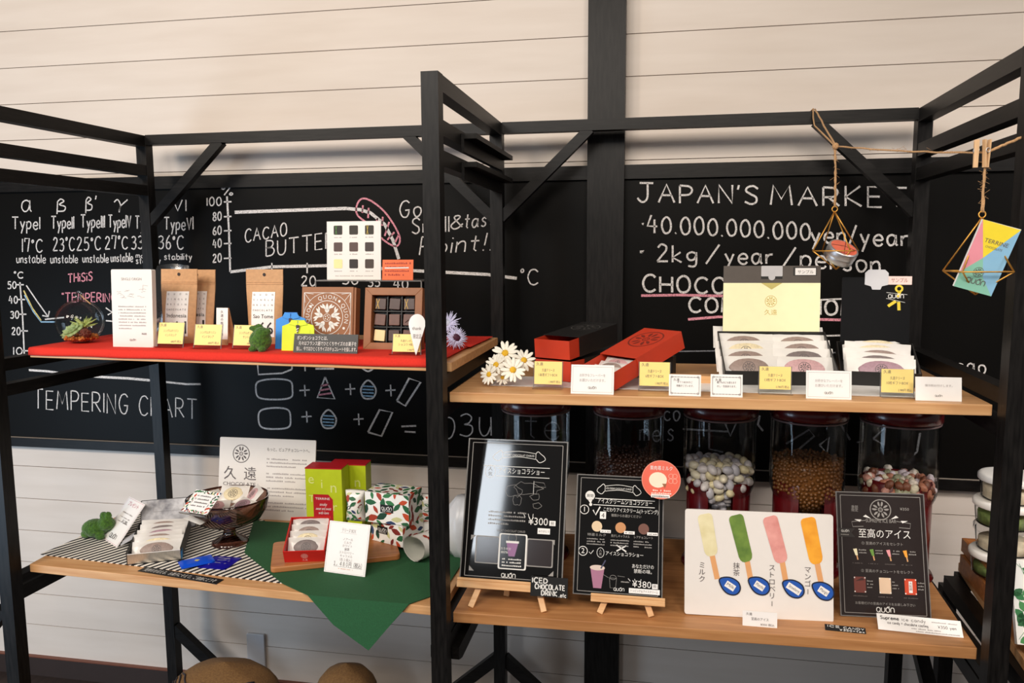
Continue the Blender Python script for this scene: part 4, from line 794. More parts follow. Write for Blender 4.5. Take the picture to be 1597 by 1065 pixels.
for col in (0, 1):
    for i in range(5):
        sachet(('%s sachet in the %s column of the large gift box' % (ORD[i], ('left', 'right')[col])), M @ B @ T((-.068, .062)[col]+rnd.uniform(-.003, .003), .012+.029*i, .006) @ RX(28+rnd.uniform(-3, 3)) @ RZ(rnd.uniform(-2, 2)), wd*.54, .060, (('brown', 'brown', 'cream', 'brown', 'cream'), ('pink', 'dark', 'brown', 'brown', 'cream'))[col][i], 'sachets in the large gift box', FILMW)
def p_small(mb, wd, h):
    mb.rect(-wd/2, 0, wd/2, h, mat('glossy_black_card', (22, 22, 23), .12), .0004); yl = flat((232, 206, 56)); x, y = wd*.32, h*.68
    mb.ring(x+wd*.01, y+h*.15, wd*.045, wd*.03, yl, .0008); mb.line([(x, y+h*.02), (x+wd*.02, y+h*.11)], wd*.045, yl, .0008); mb.line([(x-wd*.03, y-h*.04), (x-wd*.14, y-h*.12)], wd*.045, yl, .0008); mb.line([(x+wd*.01, y-h*.05), (x+wd*.02, y-h*.18)], wd*.045, yl, .0008)
    mb.line([(x-wd*.17, y+h*.09), (x+wd*.13, y+h*.06)], .0008, PRINTW, .0009); mb.line([(x-wd*.17, y+h*.0), (x+wd*.1, y-h*.06)], .0008, PRINTW, .0009); wordmark(mb, x-wd*.03, y+h*.005, h*.055, PRINTW, .0010)
ys = 1.885
M2, B2, wd2, t2, Ml2, lw2 = gift('smaller open gift box with a glossy black lid and yellow ribbon print', (1310, 1433), ys, 0, .14, .036, 23, at(1370, 428, 2.03).z-at(1370, 528, 2.03).z, p_small, lidtilt=5, yaw=-7)
for i in range(5): sachet('%s sachet in the smaller gift box' % ORD[i], M2 @ B2 @ T(rnd.uniform(-.006, .006), .010+.025*i, .006) @ RX(40+rnd.uniform(-3, 3)) @ RZ(rnd.uniform(-4, 4)), wd2*.86, .056, ('mauve', 'dark', 'brown', 'cream', 'cream')[i], 'sachets in the smaller gift box', FILMW)
hl = at(1370, 428, 2.03).z-at(1370, 528, 2.03).z
Mb2 = M2 @ Ml2; mb = MB(); out = [(-.026, -.016), (-.012, -.020), (-.009, -.028), (.009, -.028), (.012, -.020), (.026, -.016), (.026, .012), (.018, .020), (-.018, .020), (-.026, .012)]; mb.prism(out, .0015, .0035, mat('frosted_plastic', (206, 206, 210), .35, var=.02))
tag(mb.build('plastic_clip', M=Mb2 @ T(lw2*-.0, hl*.99, 0)), 'frosted plastic clip on the top edge of the glossy black lid', 'clip')
mb = MB(); mb.box((-.027, -.010, .001), (.027, .010, .0018), flat((246, 214, 206))); mb.text('サンプル', 0, -.004, .012, flat((150, 100, 90)), .036, z=.0022); tag(mb.build('sample_tag', M=Mb2 @ T(lw2*.33, hl*.955, 0)), 'pale pink sample tag at the top right of the glossy black lid', 'tag')
# ---- cards along the front
def msg(label, fr, lines, border=1, th=.0012, group='white message cards'):
    def paint(mb, wd, h):
        if border == 1: mb.frame(-wd*.46, h*.07, wd*.46, h*.93, .0005, PALEINK)
        if border == 2:
            mb.frame(-wd*.44, h*.12, wd*.44, h*.88, .0008, INK)
            for sx in (-1, 1):
                for q in (.12, .88): mb.ring(sx*wd*.41, h*q, wd*.03, .0007, INK, n=10)
            for q in range(7): mb.disc(-wd*.3+q*wd*.1, h*.88, wd*.014, INK, n=6); mb.disc(-wd*.3+q*wd*.1, h*.12, wd*.014, INK, n=6)
            mb.text('久遠', -wd*.36, h*.70, h*.14, INK, al='l')
        for i, s in enumerate(lines): mb.text(s, 0, h*(.60-.17*i), h*.115, PALEINK if border != 2 else INK, wd*min(.74, .06*len(s)))
        if border != 2: wordmark(mb, 0, h*.18, h*.07, INK)
    return sheet('message_card', label, 'message card', fr, th, WHITE, paint, group)
price_card('yellow price card in front of the stacked drawer boxes', stand(833, 876, 563, 1.765, zup(-.28), 8), ['久遠テリーヌ', '1本用ギフトBOX', '1,980円 税込'])
price_card('yellow price card right of the orange red sleeve box', stand(997, 1044, 564, 1.77, zup(0), 8), ['久遠テリーヌ', '6枚ギフトBOX', '1,980円 税込'])
price_card('yellow price card in front of the large gift box', stand(1184, 1233, 571, 1.765, zup(.2), 6), ['久遠テリーヌ', '13枚ギフトBOX', '3,780円 税込'])
price_card('yellow price card in front of the smaller gift box', stand(1374, 1424, 575, 1.755, zup(.45), 6), ['久遠テリーヌ', '10枚ギフトBOX', '2,980円 税込'])
msg('white message card in front of the orange red sleeve box', stand(890, 957, 569, 1.708, zup(-.14), 12), ['お好きなフレーバーを', 'お選びいただけます。'])
msg('white card with ornate border, left of the two, before the wooden strip', stand(1043, 1093, 584, 1.71, zup(.1), 12), ['ギフトBOXのご', '用意がございます。'], 2)
msg('white card with ornate border, right of the two, nearer the large gift box', stand(1108, 1158, 584, 1.71, zup(.15), 12), ['贈りものにも使えます', 'のし・包装承ります。'], 2)
msg('white message card between the two gift boxes', stand(1257, 1328, 578, 1.715, zup(.3), 10), ['お好きなフレーバーを', 'お選びいただけます。'])
msg('white folded card at the right end of the upper right shelf', stand(1428, 1500, 588, 1.72, zup(.55), 10), ['保冷剤お付けします。'], 0, .003)
# ================================================================ twine and hanging ornaments
Yk, Yp = 1.98, 1.66
k = at(1303, 228, Yk); p2 = at(1537, 238, Yp); rail = Vector((at(1270, 178, 2.34).x, 2.336, H0+.379)); post = Vector((.690, 1.637, at(1597, 213, 1.64).z)); e2 = at(1597, 213, 1.66)
m = MB(); r = random.Random(2)
def rope(a, b, rad, sag=0, n=14, wob=.001): return [a+(b-a)*(i/n)+Vector((r.uniform(-wob, wob), r.uniform(-wob, wob), -sag*math.sin(PI*i/n)+r.uniform(-wob, wob))) for i in range(n+1)]
m.tube(rope(rail+Vector((0, -.002, .003)), k, .002), .0024, TWINE, 6); m.tube([rail+Vector((-.004, .04, .003)), rail+Vector((-.004, 0, .004)), rail+Vector((-.004, -.004, -.02)), rail+Vector((.0, -.004, -.042)), k], .0022, TWINE, 6)
for i in range(5): m.torus((0, 0, 0), .006, .0024, TWINE, 'x', 10, T(k) @ RZ(r.uniform(-60, 60)) @ RX(r.uniform(-60, 60)))
m.tube(rope(k, p2, .002, .004), .0021, TWINE, 6); m.tube(rope(p2, e2, .002), .003, TWINE, 6); m.tube([e2, Vector((.709, 1.640, e2.z)), Vector((.712, 1.66, e2.z+.004)), Vector((.712, 1.69, e2.z))], .0024, TWINE, 6)
for f in range(26): q = k+(p2-k)*r.random(); m.tube([q, q+Vector((r.uniform(-.012, .012), r.uniform(-.004, .004), r.uniform(-.008, .008)))], .0003, TWINE, 4)
tag(m.build('twine_line'), 'jute twine strung from the back rail to the right front post', 'twine')
def himmeli(label, top_px, ring_px, bot_px, mid_y, Y, wd, rz, knot):
    rg = at(*ring_px, Y); P0 = Vector((knot.x, Y, rg.z)); P0.x = rg.x; bz_ = at(*bot_px, Y).z; mz = at(bot_px[0], mid_y, Y).z
    t = thing('hanging_wire_holder', label, 'hanging holder', T(P0), 'brass wire holders'); hz = mz-rg.z; lz = bz_-rg.z; c = [(wd/2*math.cos(math.radians(rz+90*i))*1.0, wd/2*math.sin(math.radians(rz+90*i)), hz) for i in range(4)]
    dx = at(*bot_px, Y).x-rg.x; c = [(x+dx*.7, y, z) for x, y, z in c]; topv = (0, 0, -.009); bot = (dx, 0, lz); m = MB()
    for i in range(4): m.tube([topv, c[i]], .0016, BRASS, 6); m.tube([c[i], c[(i+1) % 4]], .0016, BRASS, 6); m.tube([c[i], bot], .0016, BRASS, 6)
    m.build('wire_frame', t); n = MB(); n.torus((0, 0, -.003), .0062, .0014, BRASS, 'y', 16); n.build('hanging_ring', t)
    s_ = MB(); kz = knot-P0
    for q in (-.0012, .0012): s_.tube(rope(Vector((q, 0, .002)), kz+Vector((-q*.5, 0, 0)), .002, 0, 16, .0012), .002, TWINE, 6)
    for f in range(40): q = Vector((0, 0, .002)).lerp(kz, r.random()); s_.tube([q, q+Vector((r.uniform(-.012, .012), 0, r.uniform(-.01, .01)))], .00028, TWINE, 4)
    s_.build('cord', t); return P0, c, bot
P1, c1, b1 = himmeli('brass wire holder with a round tin, hanging at the left', 0, (1302, 324), (1304, 420), 391, Yk, .118, 20, k)
P2, c2, b2 = himmeli('brass wire holder with a chocolate booklet, hanging by the right post', 0, (1532, 332), (1521, 459), 423, Yp, .128, 48, p2)
# tin
t = thing('round_tin', 'round silver tin with an orange lid label lying in the left wire holder', 'tin', T(P1+Vector((b1[0]-.0+.002, 0, b1[2]+.024))) @ RY(20) @ RX(30))
m = MB(); m.lathe([(0, 0), (.033, 0), (.0345, .0015), (.0345, .022), (.033, .023), (0, .023)], SILVER, 32); m.build('tin_body', t)
m = MB(); m.lathe([(.0352, .016), (.0356, .017), (.0356, .031), (.0345, .0335), (0, .0335)], SILVER, 32); m.lathe([(.031, .0338), (0, .0339)], flat((238, 116, 88), .4), 32); m.line([(-.03, -.004), (0, .008), (.03, .004)], .0016, flat((70, 44, 40)), .0344); m.line([(0, -.03), (.004, .03)], .0012, flat((70, 44, 40)), .0344); m.build('tin_lid', t)
# booklet
a = at(1520, 342, Yp-.045); b_ = at(1582, 354, Yp-.038); cbl = at(1500, 446, Yp-.025); dbr = at(1556, 466, Yp-.02); x = ((b_-a)+(dbr-cbl)).normalized(); y = ((a-cbl)+(b_-dbr)); y = (y-x*y.dot(x)).normalized(); z = x.cross(y); wd = ((b_-a).length+(dbr-cbl).length)/2; h = ((a-cbl).length+(b_-dbr).length)/2; c = (a+b_+cbl+dbr)/4
Mk = Matrix(((x.x, y.x, z.x, c.x), (x.y, y.y, z.y, c.y), (x.z, y.z, z.z, c.z), (0, 0, 0, 1))); m = MB(); m.box((-wd/2, -h/2, -.006), (wd/2, h/2, 0), WHITE); X, Y_ = wd/2, h/2
m.poly([(-X, Y_), (-X, -Y_*.55), (-X*.2, -Y_*.02)], .0004, flat((236, 152, 166), .4)); m.poly([(-X, Y_), (-X*.2, -Y_*.02), (X, Y_*.98)], .0005, flat((246, 222, 60), .4)); m.poly([(-X*.2, -Y_*.02), (X*.2, -Y_*.55), (X, -Y_), (X, Y_*.98)], .0004, flat((142, 192, 224), .4)); m.poly([(-X, -Y_*.55), (-X, -Y_), (X, -Y_), (X*.2, -Y_*.55), (-X*.2, -Y_*.02)], .0004, flat((140, 200, 178), .4))
m.text('TERRINE', X*.12, Y_*.42, .011, INK, wd*.62, z=.0009); m.text('CHOCOLATE', X*.1, Y_*.28, .006, INK, wd*.44, z=.0009); petal_mark(m, -X*.12, -Y_*.44, X*.26, INK, .0009); wordmark(m, -X*.05, -Y_*.78, .009, INK, .0010)
tag(m.build('chocolate_booklet', M=Mk), 'pastel geometric chocolate packet held in the right wire holder', 'chocolate packet')
PEG = mat('peg_wood', (216, 176, 132), .6, scale=60, stretch=(4, 4, .5), var=.12)
for i, (dx, rz) in enumerate(((-.018, 78), (.0, 20))):
    t = thing('clothes_peg', ('wooden clothes peg seen end on, left of the pair on the twine', 'wooden clothes peg holding the cord of the right wire holder')[i], 'clothes peg', T(p2+Vector((dx, -.004, 0))) @ RZ(rz), 'clothes pegs')
    for s_ in (-1, 1): m = MB(); m.hexa([(s_*.0005-.0035*(s_ < 0), -.004, -.028), (s_*.0005+.0035*(s_ > 0), -.004, -.028), (s_*.0005+.0035*(s_ > 0), .004, -.028), (s_*.0005-.0035*(s_ < 0), .004, -.028), (s_*.004-.003*(s_ < 0), -.004, .024), (s_*.004+.003*(s_ > 0), -.004, .024), (s_*.004+.003*(s_ > 0), .004, .024), (s_*.004-.003*(s_ < 0), .004, .024)], PEG); m.build('peg_arm', t)
    m = MB(); [m.torus((0, -.0042+.0028*q, .004), .0042, .0008, SILVER, 'y', 12) for q in range(4)]; m.build('spring', t)
# ================================================================ lower left shelf
zl = Z_LL+.0006
def quadM(tl, tr, bl, br):
    x = ((tr-tl)+(br-bl)).normalized(); y = (tl-bl)+(tr-br); y = (y-x*y.dot(x)).normalized(); z = x.cross(y); c = (bl+br)/2
    return Matrix(((x.x, y.x, z.x, c.x), (x.y, y.y, z.y, c.y), (x.z, y.z, z.z, c.z), (0, 0, 0, 1))), ((tr-tl).length+(br-bl).length)/2, ((tl-bl).length+(tr-br).length)/2
def flatcloth(name, label, px, z, m, th=.0014, extra=None, seg=14):
    p = [onz(x, y, z) for x, y in px]; c = sum(p, Vector())/len(p); mb = MB(); mb.prism([(q.x-c.x, q.y-c.y) for q in p][::-1] if False else [(q.x-c.x, q.y-c.y) for q in p], 0, th, m)
    return tag(mb.build(name, M=T(c.x, c.y, z)), label, 'cloth'), c
STR = stripes('black_white_stripes', (238, 232, 222), (26, 26, 34), .0188, math.atan2(-.42, .9), .5)
flatcloth('striped_cloth', 'black and white striped cloth spread over the left of the lower shelf', [(62, 865), (440, 910), (560, 880), (410, 811), (215, 799)], zl, STR)
# green cloth: lies on the board, its corner hangs over the front
GRN = mat('dark_green_cloth', (30, 84, 48), .9, scale=300, var=.12, bump=.12)
zg = zl+.0018; mb = MB(); yf = 1.699
top = [onz(396, 812, zg), onz(381, 862, zg), onz(440, 910, zg), onz(474, 934, zg), onz(560, 944, zg), onz(634, 948, zg), onz(692, 923, zg), Vector((-.505, 2.16, zg))]
top[3].y = yf-.001; top[4].y = yf-.004; top[5].y = yf-.004; c = Vector((-.8, 1.9, zg)); tip = at(575, 1014, yf-.016); tip2 = at(520, 974, yf-.010); tip3 = at(606, 978, yf-.010); mid = at(565, 975, yf-.010)
pts = top+[tip2, tip, tip3, mid]; o_ = [tuple(p-c) for p in pts]
mb.add(o_, [(0, 1, 2, 3, 4, 5, 6, 7), (3, 8, 11, 4), (4, 11, 10, 5), (8, 9, 11), (11, 9, 10)], GRN)
o = mb.build('green_cloth', M=T(c)); s = o.modifiers.new('thick', 'SOLIDIFY'); s.thickness = .0014; s.offset = 1; tag(o, 'dark green cloth whose corner hangs over the front of the lower left shelf', 'cloth')
# ---- moss figure
P = onz(157, 838, zl+.0014); moss_figure('moss_rabbit', 'green moss rabbit lying on the striped cloth beside the slanted white card', [((-.012, 0, .026), (.034, .026, .024)), ((.018, -.002, .038), (.022, .02, .019)), ((.012, .0, .058), (.010, .008, .012)), ((.024, -.003, .060), (.010, .008, .011)), ((-.034, -.006, .012), (.013, .012, .011)), ((.008, -.018, .009), (.012, .010, .009))], T(P) @ RZ(12) @ Matrix.Scale(1.12, 4))
# ---- slanted white card
bl, br = onz(159, 838, zl+.002), onz(181.5, 854, zl+.002); tl, tr = at(208, 784, 2.0), at(234, 796, 1.93); M, wd, h = quadM(tl, tr, bl, br); mb = MB(); mb.box((-wd/2, 0, -.002), (wd/2, h, 0), WHITE); PK = flat((196, 96, 120))
mb.frame(-wd*.46, h*.02, wd*.46, h*.98, .0006, PK); mb.text('プレゼント', 0, h*.84, wd*.12, PK, wd*.6); mb.text('¥1,280', wd*.1, h*.46, wd*.12, INK, wd*.3)
for i in range(3): mb.dashes(-wd*.3, wd*.3, h*(.66-.1*i), .004, PALEINK, seed=i)
wordmark(mb, 0, h*.10, wd*.10, INK); tag(mb.build('slanted_card', M=M), 'long white card slanting against the silver lined box', 'card')
mb = MB(); a = Vector((0, 0, 0)); mb.hexa([(-wd*.3, h*.1, -.004), (wd*.3, h*.1, -.004), (wd*.3, h*.13, -.004), (-wd*.3, h*.13, -.004), (-wd*.3, h*.1, -.002), (wd*.3, h*.1, -.002), (wd*.3, h*.13, -.002), (-wd*.3, h*.13, -.002)], RIM)
# ---- silver lined box of sachets
a, b_ = onz(203, 877, zl+.002), onz(279, 877, zl+.002); wd = (b_-a).length; c = (a+b_)/2; q_ = onz(299.5, 804, zl+.04); p_ = onz(279, 877, zl); Mx = T(c) @ RZ(math.degrees(math.atan2(-(q_.x-p_.x), q_.y-p_.y))); t = thing('gift_box', 'open silver lined gift box of sachets on the striped cloth', 'gift box', Mx); L, ht, e = .185, .036, .0022
SLV = mat('brushed_silver_card', (206, 200, 190), .32, .85, scale=30, stretch=(40, 2, 2), var=.1); m = MB(); Bt = RX(6)
for lo, hi, mm in (((-wd/2, 0, 0), (wd/2, L, e), BLACKCARD), ((-wd/2-e, 0, 0), (-wd/2, L, ht), BLACKCARD), ((wd/2, 0, 0), (wd/2+e, L, ht), BLACKCARD), ((-wd/2, L-e, e), (wd/2, L, ht), BLACKCARD)): m.box(lo, hi, mm, Bt)
m.build('base', t); m = MB(); m.box((-wd/2, 0, e), (wd/2, e, ht*.82), SLV, Bt); m.box((-wd/2, 0, ht*.82), (wd/2, .0012, ht*.86), WHITE, Bt); m.build('front_panel', t); m = MB(); m.box((wd/2+e, .0, .002), (wd/2+e+.001, .022, ht*.7), flat((40, 130, 190)), Bt); m.build('blue_sticker', t)
MRB = mat('grey_marbled_paper', (214, 214, 218), .45, scale=34, col2=(110, 110, 118), stretch=(1, .35, 1)); m = MB(); Mf = T(0, L+.004, ht*.75) @ RX(70)
m.prism(rrect(-wd*.52, 0, wd*.62, .088, .004), -.0025, -.0012, BLACKCARD, Mf); m.prism(rrect(-wd*.505, .002, wd*.605, .086, .004), -.0012, 0, MRB, Mf); m.line([(-wd*.26, .072), (-wd*.26, .052), (wd*.36, .052), (wd*.36, .072)], .0006, INK, .0004, Mf); m.build('marbled_lid', t)
m = MB(); Mf = T(-wd/2-e, L*.62, ht) @ RZ(0) @ RY(-28); m.prism(rrect(-.045, 0, 0, .06, .004), -.001, .0006, MRB, Mf); m.build('side_flap', t)
for i in range(6): sachet('%s sachet in the silver lined box' % ORD[i], Mx @ Bt @ T(rnd.uniform(-.003, .003), .014+.027*i, .004) @ RX(52+rnd.uniform(-3, 3)) @ RZ(rnd.uniform(-3, 3)), wd*.95, .050, ('brown', 'cream', 'brown', 'mauve', 'dark', 'brown')[i], 'sachets in the silver lined box')
# ---- brown glass bowl on a foot
P = onz(359, 846, zl+.002); Y = P.y; zr_ = at(356, 775, Y).z-P.z; R = .112; t = thing('footed_bowl', 'smoky brown glass bowl on a foot, filled with sachets', 'bowl', T(P)); SMK = thin('smoky_brown_glass', (.56, .43, .38), .04, 1, .09); SMK2 = thin('smoky_brown_foot', (.36, .22, .18), .05, 1, .10)
out = [(.050, .0), (.052, .003), (.047, .008), (.030, .018), (.019, .028), (.016, .040), (.022, .050)]; m = MB(); m.lathe([(.0, .0)]+out+[(.0, .052)], SMK2, 40); m.build('foot', t)
hh = zr_-.05; bo = [(.016, .05), (.056, .05+hh*.08), (.088, .05+hh*.28), (.105, .05+hh*.60), (R*1.0, .05+hh*.95), (R*1.01, .05+hh)]; m = MB(); m.lathe(bo+[(R*.97, .05+hh)]+[(r_-.004, z+.004) for r_, z in bo[::-1][1:]]+[(.0, .056)], SMK, 48, None, 1.03, .98, .012, 6); bowl_o = m.build('bowl', t)
m = MB(); m.torus((0, 0, .05+hh), R*.99, .0028, SMK2, 'z', 48, Matrix.Diagonal((1.03, .98, 1, 1))); m.build('rim', bowl_o)
for i, (x, y, z, rz, rx, k) in enumerate(((-.02, -.02, .85, 20, 20, 'pink'), (.045, -.01, .9, -30, 26, 'mauve'), (.0, .045, 1.02, 8, 42, 'cream'), (-.045, .03, .95, 60, 30, 'cream'), (.05, .045, 1.05, -50, 45, 'pink'), (-.01, -.045, .7, 80, 12, 'dark'), (.03, .0, .68, 10, 8, 'brown'))):
    sachet(('pale sachet lying low in the middle', 'mauve sachet leaning at the right', 'cream sachet standing at the back', 'cream sachet at the left', 'pink sachet standing at the back right', 'dark sachet low at the front', 'brown sachet at the bottom')[i]+' of the smoky bowl', T(P+Vector((x, y-.03, .05+hh*z*.72))) @ RZ(rz) @ RX(rx), .085, .058, k, 'sachets in the smoky bowl', FILMW)
# ---- leaf edged card on the bowl
bl, br = at(284, 796, 1.845), at(320, 803.5, 1.815); tl, tr = at(306, 764, 1.895), at(350, 769, 1.872); M, wd, h = quadM(tl, tr, bl, br); t = thing('price_card_stand', 'white price card edged with leaf print, clipped on the smoky bowl', 'price card', M)
m = MB(); m.box((-wd/2, -.006, -.003), (wd/2, h, -.0012), ACRYL); m.box((-wd/2, -.0068, -.003), (wd/2, -.006, .004), RIM); m.build('clear_holder', t); m = MB(); m.box((-wd/2, 0, -.0012), (wd/2, h, 0), WHITE); leaves(m, -wd*.5, 0, -wd*.3, h, 5, .0004, .012); leaves(m, wd*.3, 0, wd*.5, h, 6, .0004, .012); leaves(m, -wd*.3, h*.86, wd*.3, h, 7, .0004, .009); leaves(m, -wd*.3, 0, wd*.3, h*.12, 8, .0004, .009)
m.rect(-wd*.32, h*.12, wd*.32, h*.86, WHITE, .0010); [m.dashes(-wd*.28, wd*.26, h*(.72-.15*i), h*.07, INK, .0014, seed=i) for i in range(4)]; m.build('card', t)
m = MB(); m.tube([(wd*.1, h*.5, -.004), (wd*.12, h*.2, -.02), (wd*.12, h*.1, -.03)], .0015, RIM, 6); m.build('clip', t)
# ---- blue sachets lying on the cloth and the black strip
def lying(name, label, cat, px, z, th, m, group=None, paint=None, rough=0):
    p = [onz(x, y, z) for x, y in px]; M, wd, h = quadM(p[0], p[1], p[3], p[2]); mb = MB(); n = 8; out = [(-wd/2, 0), (wd/2, 0), (wd/2, h), (-wd/2, h)]
    if rough:
        vs = [(wd*(i/n-.5), h*j/n, th*(.3+.7*min(1, min(i, n-i)*.6)*min(1, min(j, n-j)*.6))) for j in range(n+1) for i in range(n+1)]; mb.add(vs, [(a, a+1, a+n+2, a+n+1) for j in range(n) for a in range(j*(n+1), j*(n+1)+n)], m, None, True); mb.poly(out[::-1], 0, m)
        k = [i for i in range(n)]; mb.prism(out, 0, th*.3, m)
    else: mb.prism(out, 0, th, m)
    if paint: paint(mb, wd, h, th)
    return tag(mb.build(name, M=M), label, cat, group)
def pb(mb, wd, h, th): mb.poly([(-.006, h*.5), (.0, h*.36), (.009, h*.5), (.0, h*.62)], th+.0006, flat((210, 196, 120)))
def pd(mb, wd, h, th):
    r = random.Random(4)
    for i in range(9): mb.line([(wd*r.uniform(-.4, .3), h*(.2+.07*i)), (wd*r.uniform(-.4, .3)+.01, h*(.2+.07*i)+r.uniform(-.006, .006))], .0012, PRINTW, th+.0006)
BL1 = mat('bright_blue_foil', (10, 84, 226), .3, var=.05); BL2 = mat('deep_blue_foil', (20, 16, 150), .3, var=.1)
lying('blue_packet', 'deep blue foil packet under the bright one, on the striped cloth', 'packet', [(322, 868), (371, 869), (348, 890), (312, 884)], zl+.0016, .004, BL2, 'blue foil packets', pd, 1)
lying('blue_packet', 'bright blue foil packet with a gold fleck, on the striped cloth', 'packet', [(279, 874), (331, 866), (336, 875), (284, 889)], zl+.0060, .004, BL1, 'blue foil packets', pb, 1)
def ps(mb, wd, h, th): mb.text('気持ちを伝える、お菓子にそえて。ご自由にどうぞ', 0, h*.2, h*.6, PRINTW, wd*.9, z=th+.0004, sy=1.1)
lying('black_strip_card', 'narrow black strip card with white handwriting at the shelf edge', 'card', [(223, 884.5), (345, 903), (337, 912), (215, 890)], zl, .0012, BLACKCARD, None, ps)
# ---- big white panel
def paint(mb, wd, h):
    petal_mark(mb, -wd*.27, h*.80, wd*.085, INK); mb.text('久', -wd*.38, h*.49, wd*.14, INK, z=.0006); mb.text('遠', -wd*.17, h*.49, wd*.14, INK, z=.0006); mb.text('CHOCOLATE', -wd*.28, h*.40, wd*.05, INK, wd*.34)
    mb.text('もっと、ピュアチョコレートへ。', wd*.22, h*.85, wd*.04, INK, wd*.44)
    for i in range(15):
        if i % 4 != 3: mb.dashes(wd*.0, wd*(.42 if i % 4 != 2 else .3), h*(.74-.045*i), h*.022, PALEINK, seed=i)
sheet('information_board', 'large white board with the round emblem, standing at the back of lower shelf', 'sign', stand(339, 489, 684, 2.185, zl, 9, 2.19), .005, ROUGHW, paint, rad=.004)
# ---- lime boxes
LIME = mat('lime_green_card', (182, 198, 30), .4, var=.04); CRIM = mat('crimson_card', (176, 20, 32), .4, var=.04)
def lime(label, xl, xr, top_y, Y, d, rz):
    fr = stand(xl, xr, top_y, Y, zl, 0); M, wd, h = fr; M = M @ RY(rz); t = thing('carton', label, 'carton', M, 'lime green cartons'); m = MB(); m.box((-wd/2, 0, -d), (wd/2, h-.003, 0), LIME); pale = flat((214, 222, 130))
    m.text('n', wd*.27, h*.66, h*.22, pale, z=.0005); m.text('i', -wd*.05, h*.72, h*.18, pale, z=.0005); m.text('e', -wd*.34, h*.78, h*.2, pale, z=.0005); m.text('T', -wd*.34, h*.52, h*.14, pale, z=.0005); m.text('r', wd*.3, h*.40, h*.18, pale, z=.0005); m.text('e', -wd*.36, h*.12, h*.2, pale, z=.0005)
    m.poly([(-wd*.30, 0), (wd*.24, 0), (wd*.24, h*.56), (wd*.12, h*.63), (-wd*.30, h*.63)], .0007, CRIM); m.text('TERRINE', -wd*.04, h*.555, h*.045, PRINTW, wd*.40, z=.0011)
    for i, (s, q) in enumerate((('smoky', .2), ('sweet and sweet', .42), ('with love', .28))): m.text(s, -wd*.03, h*(.47-.06*i), h*.06, PRINTW, wd*q, z=.0011, shear=.25)
    for i in range(5): m.dashes(-wd*.16, wd*.1, h*(.29-.035*i), h*.016, flat((220, 150, 150)), .0011, seed=i)
    m.build('carton_body', t); k = MB(); k.box((-wd/2-.0006, h-.003, -d-.0006), (wd/2+.0006, h, .0006), CRIM); k.build('carton_lid', t)
lime('lime green carton with a crimson lid, the nearer of the two', 480.5, 535, 730, 2.065, .062, 4); lime('lime green carton with a crimson lid, further back and to the right', 517, 572, 724, 2.15, .055, 4)
# ---- cutting board
zb = zl+.0036; p = [onz(x, y, zb+.016) for x, y in ((428, 847), (606, 826), (632, 866), (420, 883))]; c = sum(p, Vector())/4; x = ((p[2]-p[3])+(p[1]-p[0])).normalized(); x.z = 0; y = Vector((-x.y, x.x, 0)); wd = ((p[2]-p[3]).length+(p[1]-p[0]).length)/2; h = abs((p[0]-p[3]).dot(y)+(p[1]-p[2]).dot(y))/2
Mc = Matrix(((x.x, y.x, 0, c.x), (x.y, y.y, 0, c.y), (0, 0, 1, zb), (0, 0, 0, 1))); t = thing('cutting_board', 'wooden cutting board with a handle on the green cloth', 'cutting board', Mc)
m = MB(); m.prism(rrect(-wd/2, -h/2, wd/2, h/2, .012), 0, .016, wood('cutting_board_wood', (190, 128, 76), (160, 98, 54), .4, 10)); m.build('board', t, bevel=.003); m = MB(); m.prism(rrect(wd/2-.004, -.016, wd/2+.075, .016, .014), .001, .015, MATS['cutting_board_wood']); m.build('handle', t, bevel=.003)
zk = zb+.0165
# ---- red box of sachets
a, b_ = onz(444, 877, zk), onz(508.5, 875, zk); c = (a+b_)/2; wd = (b_-a).length; Mb_ = T(c) @ RZ(math.degrees(math.atan2(b_.y-a.y, b_.x-a.x))); t = thing('gift_box', 'open bright red box of sachets on the cutting board', 'gift box', Mb_); L, ht, e = .125, .040, .0025; B = RX(26); m = MB(); RB = RED
for lo, hi in (((-wd/2, 0, 0), (wd/2, L, e)), ((-wd/2, 0, e), (-wd/2+e, L, ht)), ((wd/2-e, 0, e), (wd/2, L, ht)), ((-wd/2+e, 0, e), (wd/2-e, e, ht)), ((-wd/2+e, L-e, e), (wd/2-e, L, ht))): m.box(lo, hi, RB, B)
Fm = B @ T(0, 0, ht*.5) @ RX(90); s_ = MB(); petal_mark(s_, 0, .002, .0085, flat((244, 190, 180)), .0004); s_.text('久遠', 0, -.015, .007, flat((244, 190, 180)), z=.0004)
off = len(m.v); m.v += [tuple(Fm @ Vector(q)) for q in s_.v]; [m.f.append(tuple(i+off for i in f)) or m.mi.append(m.slot(s_.mats[k])) or m.sm.append(False) for f, k in zip(s_.f, s_.mi)]
m.build('box_body', t); m = MB(); m.box((-wd*.4, L*.7, 0), (wd*.4, L*.7+.006, L*.7*math.tan(math.radians(26))-.003), RB); m.build('rest', t)
for i in range(4): sachet('%s sachet in the red box on the cutting board' % ORD[i], Mb_ @ B @ T(0, .012+.024*i, .005) @ RX(34+rnd.uniform(-2, 2)), wd*.9, .052, ('dark', 'cream', 'brown', 'dark')[i], 'sachets in the red box')
